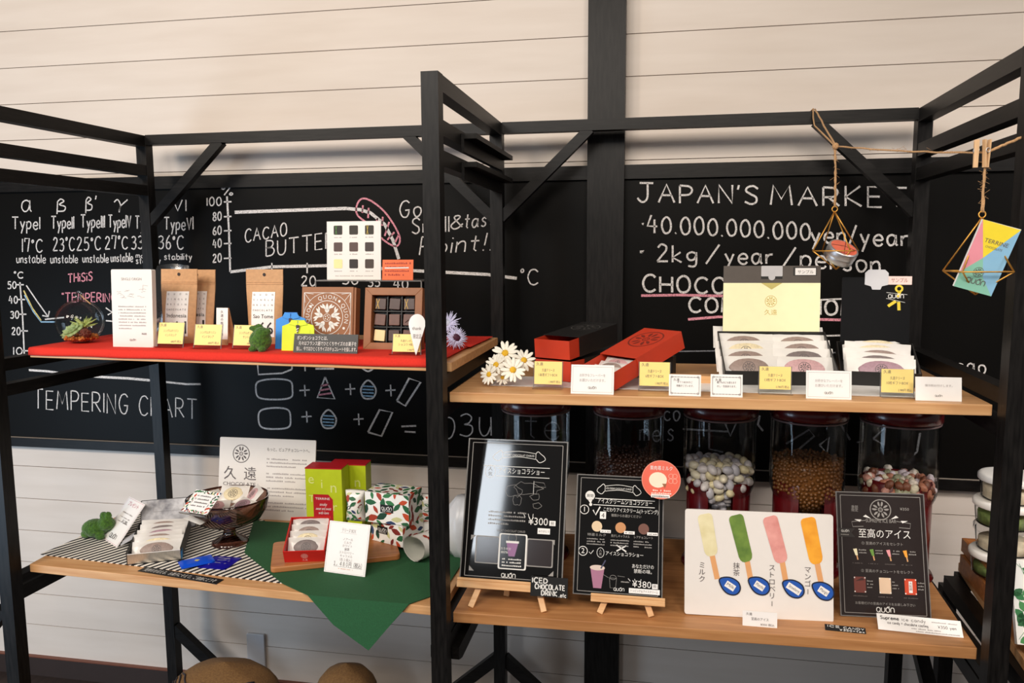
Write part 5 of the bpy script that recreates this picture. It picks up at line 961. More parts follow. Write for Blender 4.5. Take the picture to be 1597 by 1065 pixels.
# ---- white price sheet
def paint(mb, wd, h):
    mb.frame(-wd*.47, h*.02, wd*.47, h*.98, .0004, PALEINK); mb.text('テリーヌ BOX', 0, h*.81, wd*.1, PALEINK, wd*.34); mb.line([(-wd*.2, h*.79), (wd*.2, h*.79)], .0004, PALEINK)
    for i, s in enumerate(('ノアール', 'ミルク', 'ホワイト', '抹茶', 'ストロベリー', 'キャラメル')): mb.text(s, 0, h*(.65-.065*i), wd*.065, PALEINK if i != 3 else INK, wd*.06*len(s))
    mb.text('（各１個入）', 0, h*.25, wd*.07, PALEINK, wd*.3); mb.text('１，４８０円（税込）', wd*.06, h*.15, wd*.12, INK, wd*.68); mb.line([(-wd*.28, h*.135), (wd*.42, h*.135)], .0005, INK); mb.dashes(-wd*.16, wd*.2, h*.09, h*.018, flat((230, 180, 160)))
sheet('price_sheet', 'white price sheet standing before the cutting board on the green cloth', 'price card', stand(505, 569, 815, 1.835, zg+.002, 17, 1.82), .0016, WHITE, paint)
# ---- leaf patterned boxes
WP = mat('white_gloss_card', (244, 243, 238), .3, var=.015)
def leafbox(name, label, M, wd, h, d, seed, size=.022, mark=None, group='leaf patterned boxes'):
    mb = MB(); mb.box((-wd/2, 0, -d), (wd/2, h, 0), WP); leaves(mb, -wd*.5, 0, wd*.5, h, seed, .0005, size)
    leaves(mb, -d, 0, 0, h, seed+1, .0005, size, T(wd/2, 0, -d) @ RY(90) @ T(d*0, 0, 0) @ T(-0, 0, 0) if False else T(wd/2, 0, 0) @ RY(90) @ T(d, 0, 0)); leaves(mb, -wd*.5, 0, wd*.5, d, seed+2, .0005, size*.8, T(0, h, 0) @ RX(-90))
    if mark: x, y, s = mark; mb.rect(x-.016*s, y-.009*s, x+.016*s, y+.009*s, BLACKCARD, .0009); wordmark(mb, x, y-.003*s, .0065*s, PRINTW, .0012); mb.dashes(x-.011*s, x+.011*s, y-.0065*s, .002*s, PRINTW, .0012)
    return tag(mb.build(name, M=M), label, 'box', group)
Yb = 2.01; M, wd, h = stand(574, 634, 815, Yb, zk, 0); M = M @ RY(-22); leafbox('patterned_box', 'leaf patterned box, lower one of the stack on the cutting board', M, wd*1.02, h, .09, 31, .028, (-wd*.14, h*.60, 1.2))
zt2 = zk+h+.0008; M, wd, h = stand(568, 640, 770, 2.0, zt2, 0); M = M @ RY(-8); leafbox('patterned_box', 'leaf patterned box, upper one of the stack, with a black name label', M, wd, h, .085, 41, .030, (0, h*.50, 1.25))
def pillow(label, M, wd, h, seed, open_=False):
    """flat tube carton pinched in at both ends"""
    n = 16; k = 10; mb = MB(); d = h*.30; vs = []
    for j in range(k+1):
        v = j/k; bow = 1-.28*math.sin(PI*v); dep = d*(.30+.70*math.sin(PI*v)**.6)
        for i in range(n): a = 2*PI*i/n; vs.append((wd*.5*bow*math.copysign(abs(math.cos(a))**.6, math.cos(a)), h*v, dep*math.sin(a)))
    mb.add(vs, [(j*n+i, j*n+(i+1) % n, (j+1)*n+(i+1) % n, (j+1)*n+i) for j in range(k) for i in range(n)]+[tuple(range(n-1, -1, -1)), tuple(range(k*n, k*n+n))], WP, None, True)
    sub = MB(); leaves(sub, -wd*.36, h*.04, wd*.36, h*.96, seed, 0, .018)
    def lift(q): v = min(1, max(0, q[1]/h)); dep = d*(.30+.70*math.sin(PI*v)**.6); x = min(1, abs(q[0])/(wd*.5*(1-.28*math.sin(PI*v)))); return (q[0], q[1], dep*(1-x**3.2)**.35+.0012)
    off = len(mb.v); mb.v += [lift(q) for q in sub.v]; [mb.f.append(tuple(i+off for i in f)) or mb.mi.append(mb.slot(sub.mats[q])) or mb.sm.append(False) for f, q in zip(sub.f, sub.mi)]
    return tag(mb.build('pillow_box', M=M), label, 'box', 'leaf patterned pillow boxes')
M, wd, h = stand(541, 570, 764, 2.085, zl+.055, 0); pillow('leaf patterned pinched box behind the stack, by the lime cartons', M, wd*1.08, h, 51)
mb = MB(); q = M.translation; mb.box((-.022, -.01, 0), (.022, .012, q.z-(zl+.004)-.0005), LIME); tag(mb.build('carton', M=T(q.x, q.y, zl+.0035)), 'short lime green block carrying the pinched box', 'carton', 'lime green cartons')
M, wd, h = stand(644, 674, 770, 2.10, zl+.06, 0); pillow('leaf patterned pinched box behind the middle post', M, wd*1.2, h, 61)
mb = MB(); q = M.translation; mb.box((-.03, -.02, 0), (.03, .02, q.z-(zl+.004)-.0005), WP); tag(mb.build('patterned_box', M=T(q.x, q.y, zl+.0035)), 'white box hidden behind the stack, under a pinched box', 'box', 'leaf patterned boxes')
# the open pinched box lying with its end to the front
P = onz(646, 876, zk-.014); mb = MB(); n = 20; k = 6; vs = []; Mo = T(P) @ RZ(-24) @ Matrix.Scale(1.18, 4)
for sc_, mm, fl in ((1, WP, 0), (.95, mat('grey_card_inside', (196, 196, 186), .6, var=.03), 1)):
    vs = [(.034*sc_*math.cos(2*PI*i/n), .10*j/k, .030+.0295*sc_*(1-.35*(j/k))*math.sin(2*PI*i/n)+.004*abs(math.cos(2*PI*i/n))*(1 if j == 0 else 0)) for j in range(k+1) for i in range(n)]
    f = [(j*n+i, j*n+(i+1) % n, (j+1)*n+(i+1) % n, (j+1)*n+i) for j in range(k) for i in range(n)]; mb.add(vs, f+([tuple(range(k*n, k*n+n))]), mm, None, True)
for i in range(26):
    a = rnd.uniform(.25*PI, 1.2*PI); y0 = rnd.uniform(.012, .09); q = []; l = .008
    for u, v in ((-1, 0), (-.3, .5), (.5, .45), (1, 0), (.5, -.45), (-.3, -.5)): aa = a+u*.2; yy = y0+v*.010; q.append((.0349*math.cos(aa), yy, .030+.0304*(1-.35*yy/.1)*math.sin(aa)+.0004))
    mb.add(q, [(0, 1, 2, 3, 4, 5)], rnd.choice(LEAFC))
tag(mb.build('pillow_box', M=Mo), 'leaf patterned box lying with its pale open end to the front', 'box', 'leaf patterned pillow boxes')
# ================================================================ lower right shelf
def easel(name, label, M, wd, lz, leg_px, rear_px, ledge_h, Yl, group='small table easels'):
    """M: frame of the sheet it carries (x along, y up the sheet); ledge under the sheet, two front legs, one back leg"""
    t = thing(name, label, 'easel', T(M.translation), group); m = MB(); o = M.translation; R3 = M.to_3x3().to_4x4()
    m.box((-wd/2, -ledge_h, -.012), (wd/2, -.0005, .016), BEECH, R3); m.box((-wd/2, -.0005, .011), (wd/2, .006, .016), BEECH, R3); m.build('ledge', t, bevel=.0012)
    for x in leg_px:
        f = xz(x, Yl, zlr(0)+.001); f.z = zlr(f.x)+.001; topx = (f.x-o.x)*.55; a = f-o; b = R3 @ Vector((topx*1.5, -ledge_h+.001, -.002)); m = MB(); m.bar(a, b, .014, .012, BEECH, (0, -1, .3)); m.bar(b, R3 @ Vector((topx, .12, -.018)), .012, .008, BEECH, (0, -1, .3)); m.build('leg', t, bevel=.001)
    f = xz(rear_px, Yl+.075, zlr(0)+.001); f.z = zlr(f.x)+.001; m = MB(); m.bar(f-o, R3 @ Vector((0, .11, -.024)), .014, .012, BEECH, (0, -1, .1)); m.build('leg', t, bevel=.001)
    m = MB(); m.box((-.05, .10, -.024), (.05, .118, -.012), BEECH, R3); m.build('crossbar', t); return t
def sheet_at(px_l, px_r, ledge_y, top_y, Y, tilt):
    a = at(px_l, ledge_y, Y); b = at(px_r, ledge_y, Y); return stand(px_l, px_r, top_y, Y, (a.z+b.z)/2, tilt)
def ribbon(mb, x, y, w, h, m, s):
    mb.line(catmull([(x-w*.32, y+h*.5), (x, y+h*.75), (x+w*.32, y+h*.5)]), h*.07, m); mb.line(catmull([(x-w*.32, y-h*.3), (x, y-h*.05), (x+w*.32, y-h*.3)]), h*.07, m)
    for sg in (-1, 1): mb.line([(x+sg*w*.32, y+h*.5), (x+sg*w*.32, y-h*.3)], h*.07, m); mb.line(catmull([(x+sg*w*.32, y+h*.5), (x+sg*w*.36, y+h*.8), (x+sg*w*.42, y+h*.45), (x+sg*w*.48, y+h*.1), (x+sg*w*.5, y-h*.35), (x+sg*w*.4, y-h*.75), (x+sg*w*.33, y-h*.3)]), h*.09, m)
    mb.text(s, x, y+h*.02, h*.42, m, w*.58)
def signbody(mb, wd, h, face=GLOSSBLACK): mb.box((-wd*.488, h*.008, -.0004), (wd*.488, h*.992, .0003), face); mb.frame(-wd*.45, h*.03, wd*.45, h*.97, wd*.006, GREYW)
# ---- first sign
fr1 = sheet_at(716, 877, 909, 686, 1.745, 20)
def paint(mb, wd, h):
    signbody(mb, wd, h); P_, G = PRINTW, GREYW; ribbon(mb, wd*.02, h*.88, wd*.52, h*.05, P_, 'SHORT CHOCOLAT CHAUD')
    mb.ring(-wd*.26, h*.765, wd*.05, .0012, P_, ry=h*.045); mb.vtext('人気', -wd*.26, h*.772, wd*.045, G, 1.1); mb.line([(-wd*.33, h*.805), (wd*.33, h*.805)], .0014, P_); mb.line([(-wd*.2, h*.735), (wd*.33, h*.735)], .0014, P_); mb.text('アイスショコラショー', wd*.05, h*.757, wd*.065, P_, wd*.46)
    r = random.Random(12)                         # small outline map
    for cx, cy, a_, b_ in ((-.02, .63, .10, .045), (.12, .66, .14, .05), (.02, .57, .05, .04), (.2, .60, .05, .025), (.22, .54, .045, .02)):
        q = [(wd*(cx+a_*math.cos(2*PI*i/14)*r.uniform(.7, 1.15)), h*(cy+b_*math.sin(2*PI*i/14)*r.uniform(.6, 1.2))) for i in range(14)]; mb.line(q+[q[0]], .0007, G)
    mb.line([(wd*.18, h*.62), (wd*.18, h*.71)], .001, P_); mb.line([(wd*.18, h*.705), (wd*.28, h*.70), (wd*.3, h*.67), (wd*.18, h*.67)], .0007, G)
    for i in range(4): mb.dashes(-wd*.25, wd*(.12 if i < 3 else -.05), h*(.475-.027*i), h*.014, G, seed=i)
    mb.text('¥300', wd*.24, h*.405, wd*.1, P_, wd*.19); mb.rect(wd*.35, h*.405, wd*.41, h*.44, WHITE, .0008); mb.text('税', wd*.38, h*.412, wd*.035, INK, z=.0012); mb.rect(wd*.24, h*.345, wd*.36, h*.385, WHITE, .0008); mb.text('ありがとう', wd*.30, h*.357, wd*.025, INK, wd*.1, z=.0012)
    for a_ in (-.3, 0, .3): mb.line([(wd*(.15+a_*.12), h*.455), (wd*(.14+a_*.16), h*.48)], .0012, P_)
    mb.text('SHORT CHOCOLAT CHAUD', -wd*.02, h*.345, wd*.03, G, wd*.28)
    BRN = flat((46, 38, 38), .15)                # pictured chocolate bars behind the framed cup
    for x0, x1 in ((-.36, -.12), (.14, .40)): mb.poly([(wd*p[0], h*p[1]) for p in rrect(x0, .12, x1, .31, .012)], .0006, G); mb.poly([(wd*p[0], h*p[1]) for p in rrect(x0+.012, .127, x1-.012, .303, .01)], .0008, BRN)
    mb.poly([(wd*p[0], h*p[1]) for p in rrect(-.13, .09, .145, .335, .015)], .0010, P_); mb.poly([(wd*p[0], h*p[1]) for p in rrect(-.115, .098, .13, .327, .012)], .0012, flat((20, 18, 18), .12))
    mb.ring(wd*.0, h*.305, wd*.04, .0009, G, .0016); mb.poly([(-wd*.055, h*.275), (-wd*.03, h*.18), (wd*.03, h*.18), (wd*.06, h*.275)][::-1], .0016, flat((150, 108, 150))); mb.rect(-wd*.06, h*.27, wd*.065, h*.285, P_, .0018)
    mb.text('カカオ分', -wd*.06, h*.222, wd*.03, P_, wd*.1, z=.0020); mb.text('80%', -wd*.07, h*.198, wd*.03, P_, wd*.07, z=.0020); [mb.dashes(-wd*.09, wd*.1, h*(.155-.022*i), h*.012, P_, .0016, seed=i) for i in range(3)]
    for sx in (-1, 1):
        for y in (.065, .31): mb.poly([(sx*wd*.41, h*y), (sx*wd*.36, h*y), (sx*wd*.41, h*(y+(.035 if y < .2 else -.035)))][::sx], .0007, G)
    wordmark(mb, -wd*.02, h*.035, wd*.035, P_)
o = sheet('menu_sign', 'laminated black drinks menu priced 300 on the left easel', 'sign', fr1, .004, RIM, paint)
M, wd, h = fr1; easel('table_easel', 'small wooden easel carrying the 300 drinks menu', M @ T(.0, 0, -.004), wd*1.02, 0, (734, 849), 790, .017, 1.722)
def paint(mb, wd, h):
    for s, x0, x1, y in (('ICED', .05, .45, .68), ('CHOCOLATE', .12, .92, .38), ('DRINK', .3, .72, .07)):
        for st in strokes(s, 0, 0, 1, 0, 1, 0): mb.line([(wd*(-.5+x0+(x1-x0)*a), h*(y+.24*c)) for a, b, c in st], h*.055, PRINTW)
    for st in strokes('..etc', 0, 0, 1, 0, 1, 0): mb.line([(wd*(.26+.2*a), h*(.04+.2*c)) for a, b, c in st], h*.035, PRINTW)
Mt = M; f = sheet_at(827, 885, 931, 900, 1.722, 12); sheet('drink_card', 'black handwritten iced chocolate card fixed to the left easel', 'card', f, .0014, BLACKCARD, paint)
# ---- second sign
fr2 = sheet_at(893, 1033, 931, 742, 1.745, 20)
def paint(mb, wd, h):
    signbody(mb, wd, h); P_, G = PRINTW, GREYW; ribbon(mb, -wd*.01, h*.88, wd*.5, h*.055, P_, 'ICE CREAM CHOCOLAT CHAUD'); mb.line([(-wd*.28, h*.80), (wd*.4, h*.80)], .0016, P_); mb.line([(-wd*.3, h*.745), (wd*.4, h*.745)], .0016, P_); mb.text('アイスクリームショコラショー', wd*.06, h*.762, wd*.07, P_, wd*.62)
    mb.disc(-wd*.34, h*.82, wd*.055, P_, .0007); mb.poly([(-wd*.37, h*.79), (-wd*.33, h*.75), (-wd*.31, h*.79)], .0007, P_); mb.text('期間', -wd*.34, h*.808, wd*.04, BLACKINK, z=.001); mb.disc(-wd*.33, h*.745, wd*.018, P_)
    mb.ring(-wd*.40, h*.70, wd*.05, .0016, P_); mb.text('1', -wd*.40, h*.682, wd*.08, P_); mb.line([(-wd*.3, h*.70), (-wd*.27, h*.66), (-wd*.22, h*.73)], .003, P_); mb.text('こだわりアイスクリーム(トッピング)', wd*.13, h*.695, wd*.055, P_, wd*.62); mb.rect(-wd*.22, h*.63, -wd*.15, h*.69, WHITE, .0008); mb.text('4', -wd*.185, h*.64, wd*.075, BLACKINK, z=.0012); mb.text('種類からお選びください', wd*.08, h*.655, wd*.035, G, wd*.34)
    for x, c, s in ((-.25, (226, 200, 164), '特選ミルク'), (.02, (200, 140, 90), '焦がしキャラメル'), (.28, (112, 70, 58), 'レアチョコレート')):
        mb.disc(wd*x, h*.565, wd*.06, flat(c), .0007); mb.rect(wd*(x+.04), h*.515, wd*(x+.16), h*.54, WHITE, .0010); mb.dashes(wd*(x+.055), wd*(x+.15), h*.522, h*.01, INK, .0014, seed=x); mb.text(s, wd*x, h*.485, wd*.035, G, wd*.21); [mb.dashes(wd*(x-.11), wd*(x+.1), h*(.455-.022*i), h*.012, G, seed=i+x) for i in range(3)]
    mb.line([(-wd*.02, h*.42), (wd*.09, h*.37)], .003, P_); mb.line([(-wd*.02, h*.37), (wd*.09, h*.42)], .003, P_); mb.ring(-wd*.40, h*.355, wd*.05, .0016, P_); mb.text('2', -wd*.40, h*.337, wd*.08, P_); mb.line([(-wd*.33, h*.35), (-wd*.31, h*.335), (-wd*.28, h*.365)], .0014, P_); mb.ring(-wd*.2, h*.35, wd*.04, .001, P_, ry=h*.04); mb.vtext('人気', -wd*.2, h*.357, wd*.035, G, 1.1); mb.text('アイスショコラショー', wd*.07, h*.335, wd*.05, P_, wd*.42)
    mb.poly([(-wd*.31, h*.225), (-wd*.27, h*.06), (-wd*.18, h*.06), (-wd*.15, h*.225)][::-1], .0007, flat((166, 110, 138))); mb.disc(-wd*.23, h*.225, wd*.085, flat((216, 196, 184)), .0009, ry=h*.022); mb.line([(-wd*.19, h*.22), (-wd*.14, h*.29)], .003, flat((60, 62, 90)), .0011)
    mb.line([(-wd*.09, h*.15), (-wd*.08, h*.07), (-wd*.02, h*.07), (-wd*.01, h*.15), (-wd*.09, h*.15)], .0007, G); mb.ring(-wd*.05, h*.155, wd*.035, .0007, G, ry=h*.018, n=12); mb.line([(-wd*.18, h*.18), (-wd*.1, h*.15)], .0006, G); mb.line([(0, h*.17), (wd*.08, h*.165)], .0006, G); mb.dashes(wd*.04, wd*.13, h*.12, h*.012, G)
    mb.text('あなただけの', wd*.28, h*.245, wd*.05, P_, wd*.24); mb.text('禁断の味。', wd*.28, h*.205, wd*.05, P_, wd*.2)
    for a_ in (-.4, 0, .4): mb.line([(wd*(.2+a_*.14), h*.135), (wd*(.19+a_*.18), h*.155)], .0012, P_)
    mb.text('¥380', wd*.27, h*.09, wd*.1, P_, wd*.21); mb.rect(wd*.385, h*.085, wd*.445, h*.125, WHITE, .0008); mb.text('税', wd*.415, h*.095, wd*.04, INK, z=.0012); mb.rect(wd*.13, h*.04, wd*.47, h*.08, WHITE, .0008); mb.text('トッピング＆アイスクリーム', wd*.30, h*.052, wd*.03, INK, wd*.3, z=.0012); wordmark(mb, wd*.02, h*.05, wd*.03, P_)
sheet('menu_sign', 'laminated black ice cream drink menu priced 380 on the right easel', 'sign', fr2, .004, RIM, paint)
M, wd, h = fr2; easel('table_easel', 'small wooden easel carrying the 380 ice cream menu', M @ T(wd*.12, 0, -.004), wd*.82, 0, (935, 1016), 976, .013, 1.735)
# round tag on the corner of the second sign
M, wd, h = fr2; c = at(1031, 748, 1.80); fl_ = Vector((0, 0, 1)); R3 = M.to_3x3().to_4x4(); px = 1/((c-Vector((0, 0, H0))).dot(CF)/F); r_ = 30/px; t_m = T(c) @ R3; mb = MB(); OR = flat((226, 82, 50), .35); n = 40
mb.prism([(r_*math.cos(2*PI*i/n), r_*math.sin(2*PI*i/n)) for i in range(n)], -.0012, 0, OR); mb.ring(0, 0, r_*.98, r_*.03, flat((236, 150, 128)), .0004, 40); mb.text('果肉苺ミルク', 0, r_*.5, r_*.25, PRINTW, r_*1.15, z=.0005); q = [(r_*(-.16+.46*math.cos(a)), r_*(-.02+.40*math.sin(a))) for a in [2*PI*i/20 for i in range(20)]]; mb.poly(q, .0005, flat((240, 226, 200))); mb.poly([(r_*.05, -r_*.2), (r_*.2, -r_*.42), (r_*.28, -r_*.2)], .0009, flat((150, 90, 50)))
for i in range(4): mb.ring(r_*(.5+.2*(i % 2)), r_*(.2-.25*(i//2)), r_*.12, r_*.025, flat((246, 170, 150)), .0006, 12)
for i in range(2): mb.dashes(-r_*.6, r_*.55, r_*(-.6-.14*i), r_*.1, flat((250, 214, 200)), .0006, seed=i)
mb.rect(-r_*.5, -r_*.92, r_*.45, -r_*.76, WHITE, .0009); mb.dashes(-r_*.45, r_*.4, -r_*.89, r_*.09, INK, .0013); mb.box((-r_*.25, -r_*.95, -.006), (r_*.1, -r_*.55, -.0012), RIM)
tag(mb.build('round_tag', M=t_m), 'round orange red tag stuck on the corner of the 380 menu', 'tag')
# ---- iced lolly board
fr3 = stand(1067.5, 1300, 798, 1.757, zlr(.2)+.0008, 10, 1.772); M3, w3, h3 = fr3
def paint(mb, wd, h):
    U = lambda x, y: (wd*((x-60)/830-.5), h*(1-(y-72-(x-60)*.036)/588))
    for (x0, y0, x1, y1, sx, sy, c, c2) in ((170, 100, 214, 335, 245, 463, (240, 230, 190), (222, 210, 160)), (346, 105, 412, 365, 432, 458, (122, 152, 62), (84, 116, 44)), (537, 112, 608, 368, 628, 470, (236, 168, 160), (214, 138, 130)), (748, 118, 800, 372, 822, 475, (250, 176, 50), (232, 148, 30))):
        st = flat((226, 164, 108)); k = mat('lolly_%d%d%d' % c, c, .6, scale=30, col2=c2)
        dx, dy = sx-x1, sy-y1; L = math.hypot(dx, dy); mb.line([U(x1, y1-10), U(sx, sy)], wd*30/830, st, .0006)
        ax, ay = (x1-x0), (y1-y0); L = math.hypot(ax, ay); ax /= L; ay /= L; q = []
        for s, w_ in ((0, 24), (5, 34), (14, 40), (24, 42), (L*.5, 40), (L-34, 38), (L-16, 33), (L-6, 25), (L, 14)): q.append((x0+ax*s-ay*w_, y0+ay*s+ax*w_))
        for s, w_ in ((L, 14), (L-6, 25), (L-16, 33), (L-34, 38), (L*.5, 40), (24, 42), (14, 40), (5, 34), (0, 24)): q.append((x0+ax*s+ay*w_, y0+ay*s-ax*w_))
        mb.poly([U(*p) for p in q], .0008, k)
    for x, y, s in ((318, 500, 'Milk'), (482, 497, 'Matcha'), (672, 510, 'Strawberry'), (835, 520, 'Mango')):
        p = catmull([(x-60, y-38), (x-5, y-48), (x+45, y-22), (x+56, y+20), (x+30, y+48), (x-15, y+42), (x-48, y+8), (x-60, y-38)], 4); mb.poly([U(*q) for q in p[:-1]], .0012, flat((24, 84, 176))); mb.line([U(*q) for q in p], wd*.009, flat((16, 24, 48)), .0014)
        a = -.55; cx, cy = U(x, y); l = .07 if len(s) < 8 else .1; c_, s_ = math.cos(a), math.sin(a); mb.poly([(cx+wd*(u*l*.5*c_-v*.022*s_), cy+wd*(u*l*.5*s_+v*.022*c_)) for u, v in ((-1, -1), (1, -1), (1, 1), (-1, 1))], .0016, WHITE); mb.text(s, cx+wd*.004*s_, cy-wd*.008, wd*.03, INK, wd*l*.8, z=.0019, rot=a)
    for s, x, y in (('ミルク', 158, 400), ('抹茶', 353, 402), ('ストロベリー', 552, 410), ('マンゴー', 750, 418)): p = U(x, y); mb.vtext(s, p[0], p[1], wd*.048, INK, 1.0, .0010)
sheet('lolly_board', 'white board picturing four iced lollies with blue leaf labels', 'sign', fr3, .006, ROUGHW, paint, rad=.006)
def paint(mb, wd, h): mb.text('久遠', -wd*.4, h*.74, wd*.09, INK, al='l'); mb.text('至高のアイス', 0, h*.42, wd*.1, INK, wd*.5); mb.text('¥350 税込', wd*.42, h*.1, wd*.08, INK, wd*.4, 'r')
sheet('name_card', 'small white card leaning on the bottom of the lolly board', 'card', stand(1158, 1212, 954, 1.722, zlr(.2)+.0008, 10), .0012, WHITE, paint)
# ---- supreme ice sign
fr4 = stand(1311, 1453, 768, 1.80, zlr(.5)+.0008, 17, 1.812)
def paint(mb, wd, h):
    signbody(mb, wd, h, DARKPRINT); P_, G = PRINTW, GREYW; petal_mark(mb, 0, h*.86, wd*.115, G, .0007); mb.text('SUPREME ICE BAR', 0, h*.755, wd*.06, G, wd*.34)
    for sx in (-1, 1): mb.poly([(sx*wd*.2, h*.80), (sx*wd*.11, h*.785), (sx*wd*.17, h*.815)][::-sx], .0007, P_); mb.poly([(sx*wd*.3, h*.775), (sx*wd*.24, h*.755), (sx*wd*.22, h*.775)][::sx], .0007, P_); mb.line([(sx*wd*.17, h*.77), (sx*wd*.33, h*.755), (sx*wd*.32, h*.715), (sx*wd*.2, h*.72)], .0012, GREYW)
    mb.text('季節', -wd*.29, h*.865, wd*.04, G); mb.text('限定', -wd*.29, h*.84, wd*.04, G); mb.text('¥350', wd*.27, h*.86, wd*.045, G, wd*.1); mb.poly([(-wd*.49, h*.63), (-wd*.30, h*.63), (-wd*.34, h*.665), (-wd*.30, h*.70), (-wd*.49, h*.70)], .0008, flat((34, 28, 26))); wordmark(mb, -wd*.41, h*.67, wd*.022, P_, .0012); mb.dashes(-wd*.46, -wd*.37, h*.645, h*.01, G, .0012)
    mb.text('至高のアイス', wd*.03, h*.635, wd*.115, P_, wd*.58); mb.text('① 至高のアイスをセレクト', 0, h*.575, wd*.04, G, wd*.46); mb.text('② 至高のチョコレートをセレクト', wd*.04, h*.355, wd*.04, G, wd*.58)
    for i, c in enumerate(((236, 226, 190), (104, 146, 60), (226, 150, 156), (240, 160, 50))):
        x = wd*(-.3+.185*i); y = h*.50; mb.poly([(x-wd*.03, y+h*.035), (x-wd*.005, y-h*.015), (x+wd*.022, y-h*.015), (x+wd*.012, y+h*.04)], .0008, flat(c)); mb.line([(x+wd*.01, y-h*.015), (x+wd*.02, y-h*.05)], wd*.014, flat((214, 160, 110)), .0008); [mb.dashes(x+wd*.035, x+wd*.12, y+h*(.025-.022*k), h*.012, G, .0008, seed=i+k) for k in range(2)]; mb.dashes(x-wd*.05, x+wd*.07, h*.42, h*.008, flat((96, 88, 84)), seed=i)
    for i, c in enumerate(((112, 54, 46), (224, 194, 164), (206, 70, 36))):
        x = wd*(-.27+.28*i); y = h*.25; mb.rect(x-wd*.065, y-h*.06, x+wd*.065, y+h*.065, flat(c), .0008); [mb.dashes(x+wd*.08, x+wd*.15, y+h*(.03-.025*k), h*.012, G, .0008, seed=k+i) for k in range(3)]; mb.dashes(x-wd*.08, x+wd*.08, h*.16, h*.008, flat((96, 88, 84)), seed=i+9)
        for sx in (-1, 1): mb.disc(x+sx*wd*.058, y+h*.058, wd*.008, P_, .001, n=8); mb.disc(x+sx*wd*.058, y-h*.052, wd*.008, P_, .001, n=8)
    mb.poly([(-wd*.32, h*.28), (-wd*.24, h*.31), (-wd*.22, h*.29)], .0010, flat((60, 30, 26))); mb.rect(wd*.27, h*.205, wd*.31, h*.295, WHITE, .0010); mb.vtext('大阪焼', wd*.29, h*.27, wd*.034, flat((120, 40, 30)), .95, .0013)
    mb.text('お客様だけの至高のアイスをお楽しみ下さい', 0, h*.10, wd*.035, G, wd*.66); wordmark(mb, 0, h*.045, wd*.05, P_)
sheet('menu_sign', 'dark brown laminated sign for premium ice bars at the right end', 'sign', fr4, .003, RIM, paint)
def paint(mb, wd, h):
    for s, x0, x1, y in (('ICE', .07, .36, .56), ('CANDY', .46, .96, .5), ('¥350+tax', .36, .96, .12)):
        hh = .32 if y > .3 else .26
        for st in strokes(s, 0, 0, 1, 0, 1, 0): mb.line([(wd*(-.5+x0+(x1-x0)*a), h*(y+hh*c)) for a, b, c in st], h*.06, PRINTW)
sheet('handwritten_card', 'small black handwritten card reading ice candy, at the shelf edge', 'card', stand(1287, 1351, 976, 1.727, zlr(.4)+.0008, 55, 1.722), .0012, BLACKCARD, paint)
def paint(mb, wd, h):
    for s, x0, x1, y, hh, c in (('Supreme', .04, .26, .66, .2, BLACKINK), ('ice candy', .30, .58, .66, .2, INK), ('ice candy + chocolate coating', .12, .60, .40, .16, INK), ('¥350 yen', .72, .93, .42, .16, INK)):
        for st in strokes(s, 0, 0, 1, 0, 1, 0): mb.line([(wd*(-.5+x0+(x1-x0)*a), h*(y+hh*q)) for a, b, q in st], h*(.035 if c is BLACKINK else .022), c)
    mb.dashes(wd*.12, wd*.45, h*.72, h*.08, PALEINK); mb.dashes(wd*-.1, wd*.25, h*.22, h*.08, PALEINK, seed=2); mb.dashes(-wd*.05, wd*.46, h*.07, h*.08, PALEINK, seed=3)
sheet('handwritten_card', 'long white handwritten card lying before the dark ice bar sign', 'card', stand(1370, 1503, 962, 1.745, zlr(.58)+.0008, 48, 1.735), .0014, WHITE, paint)
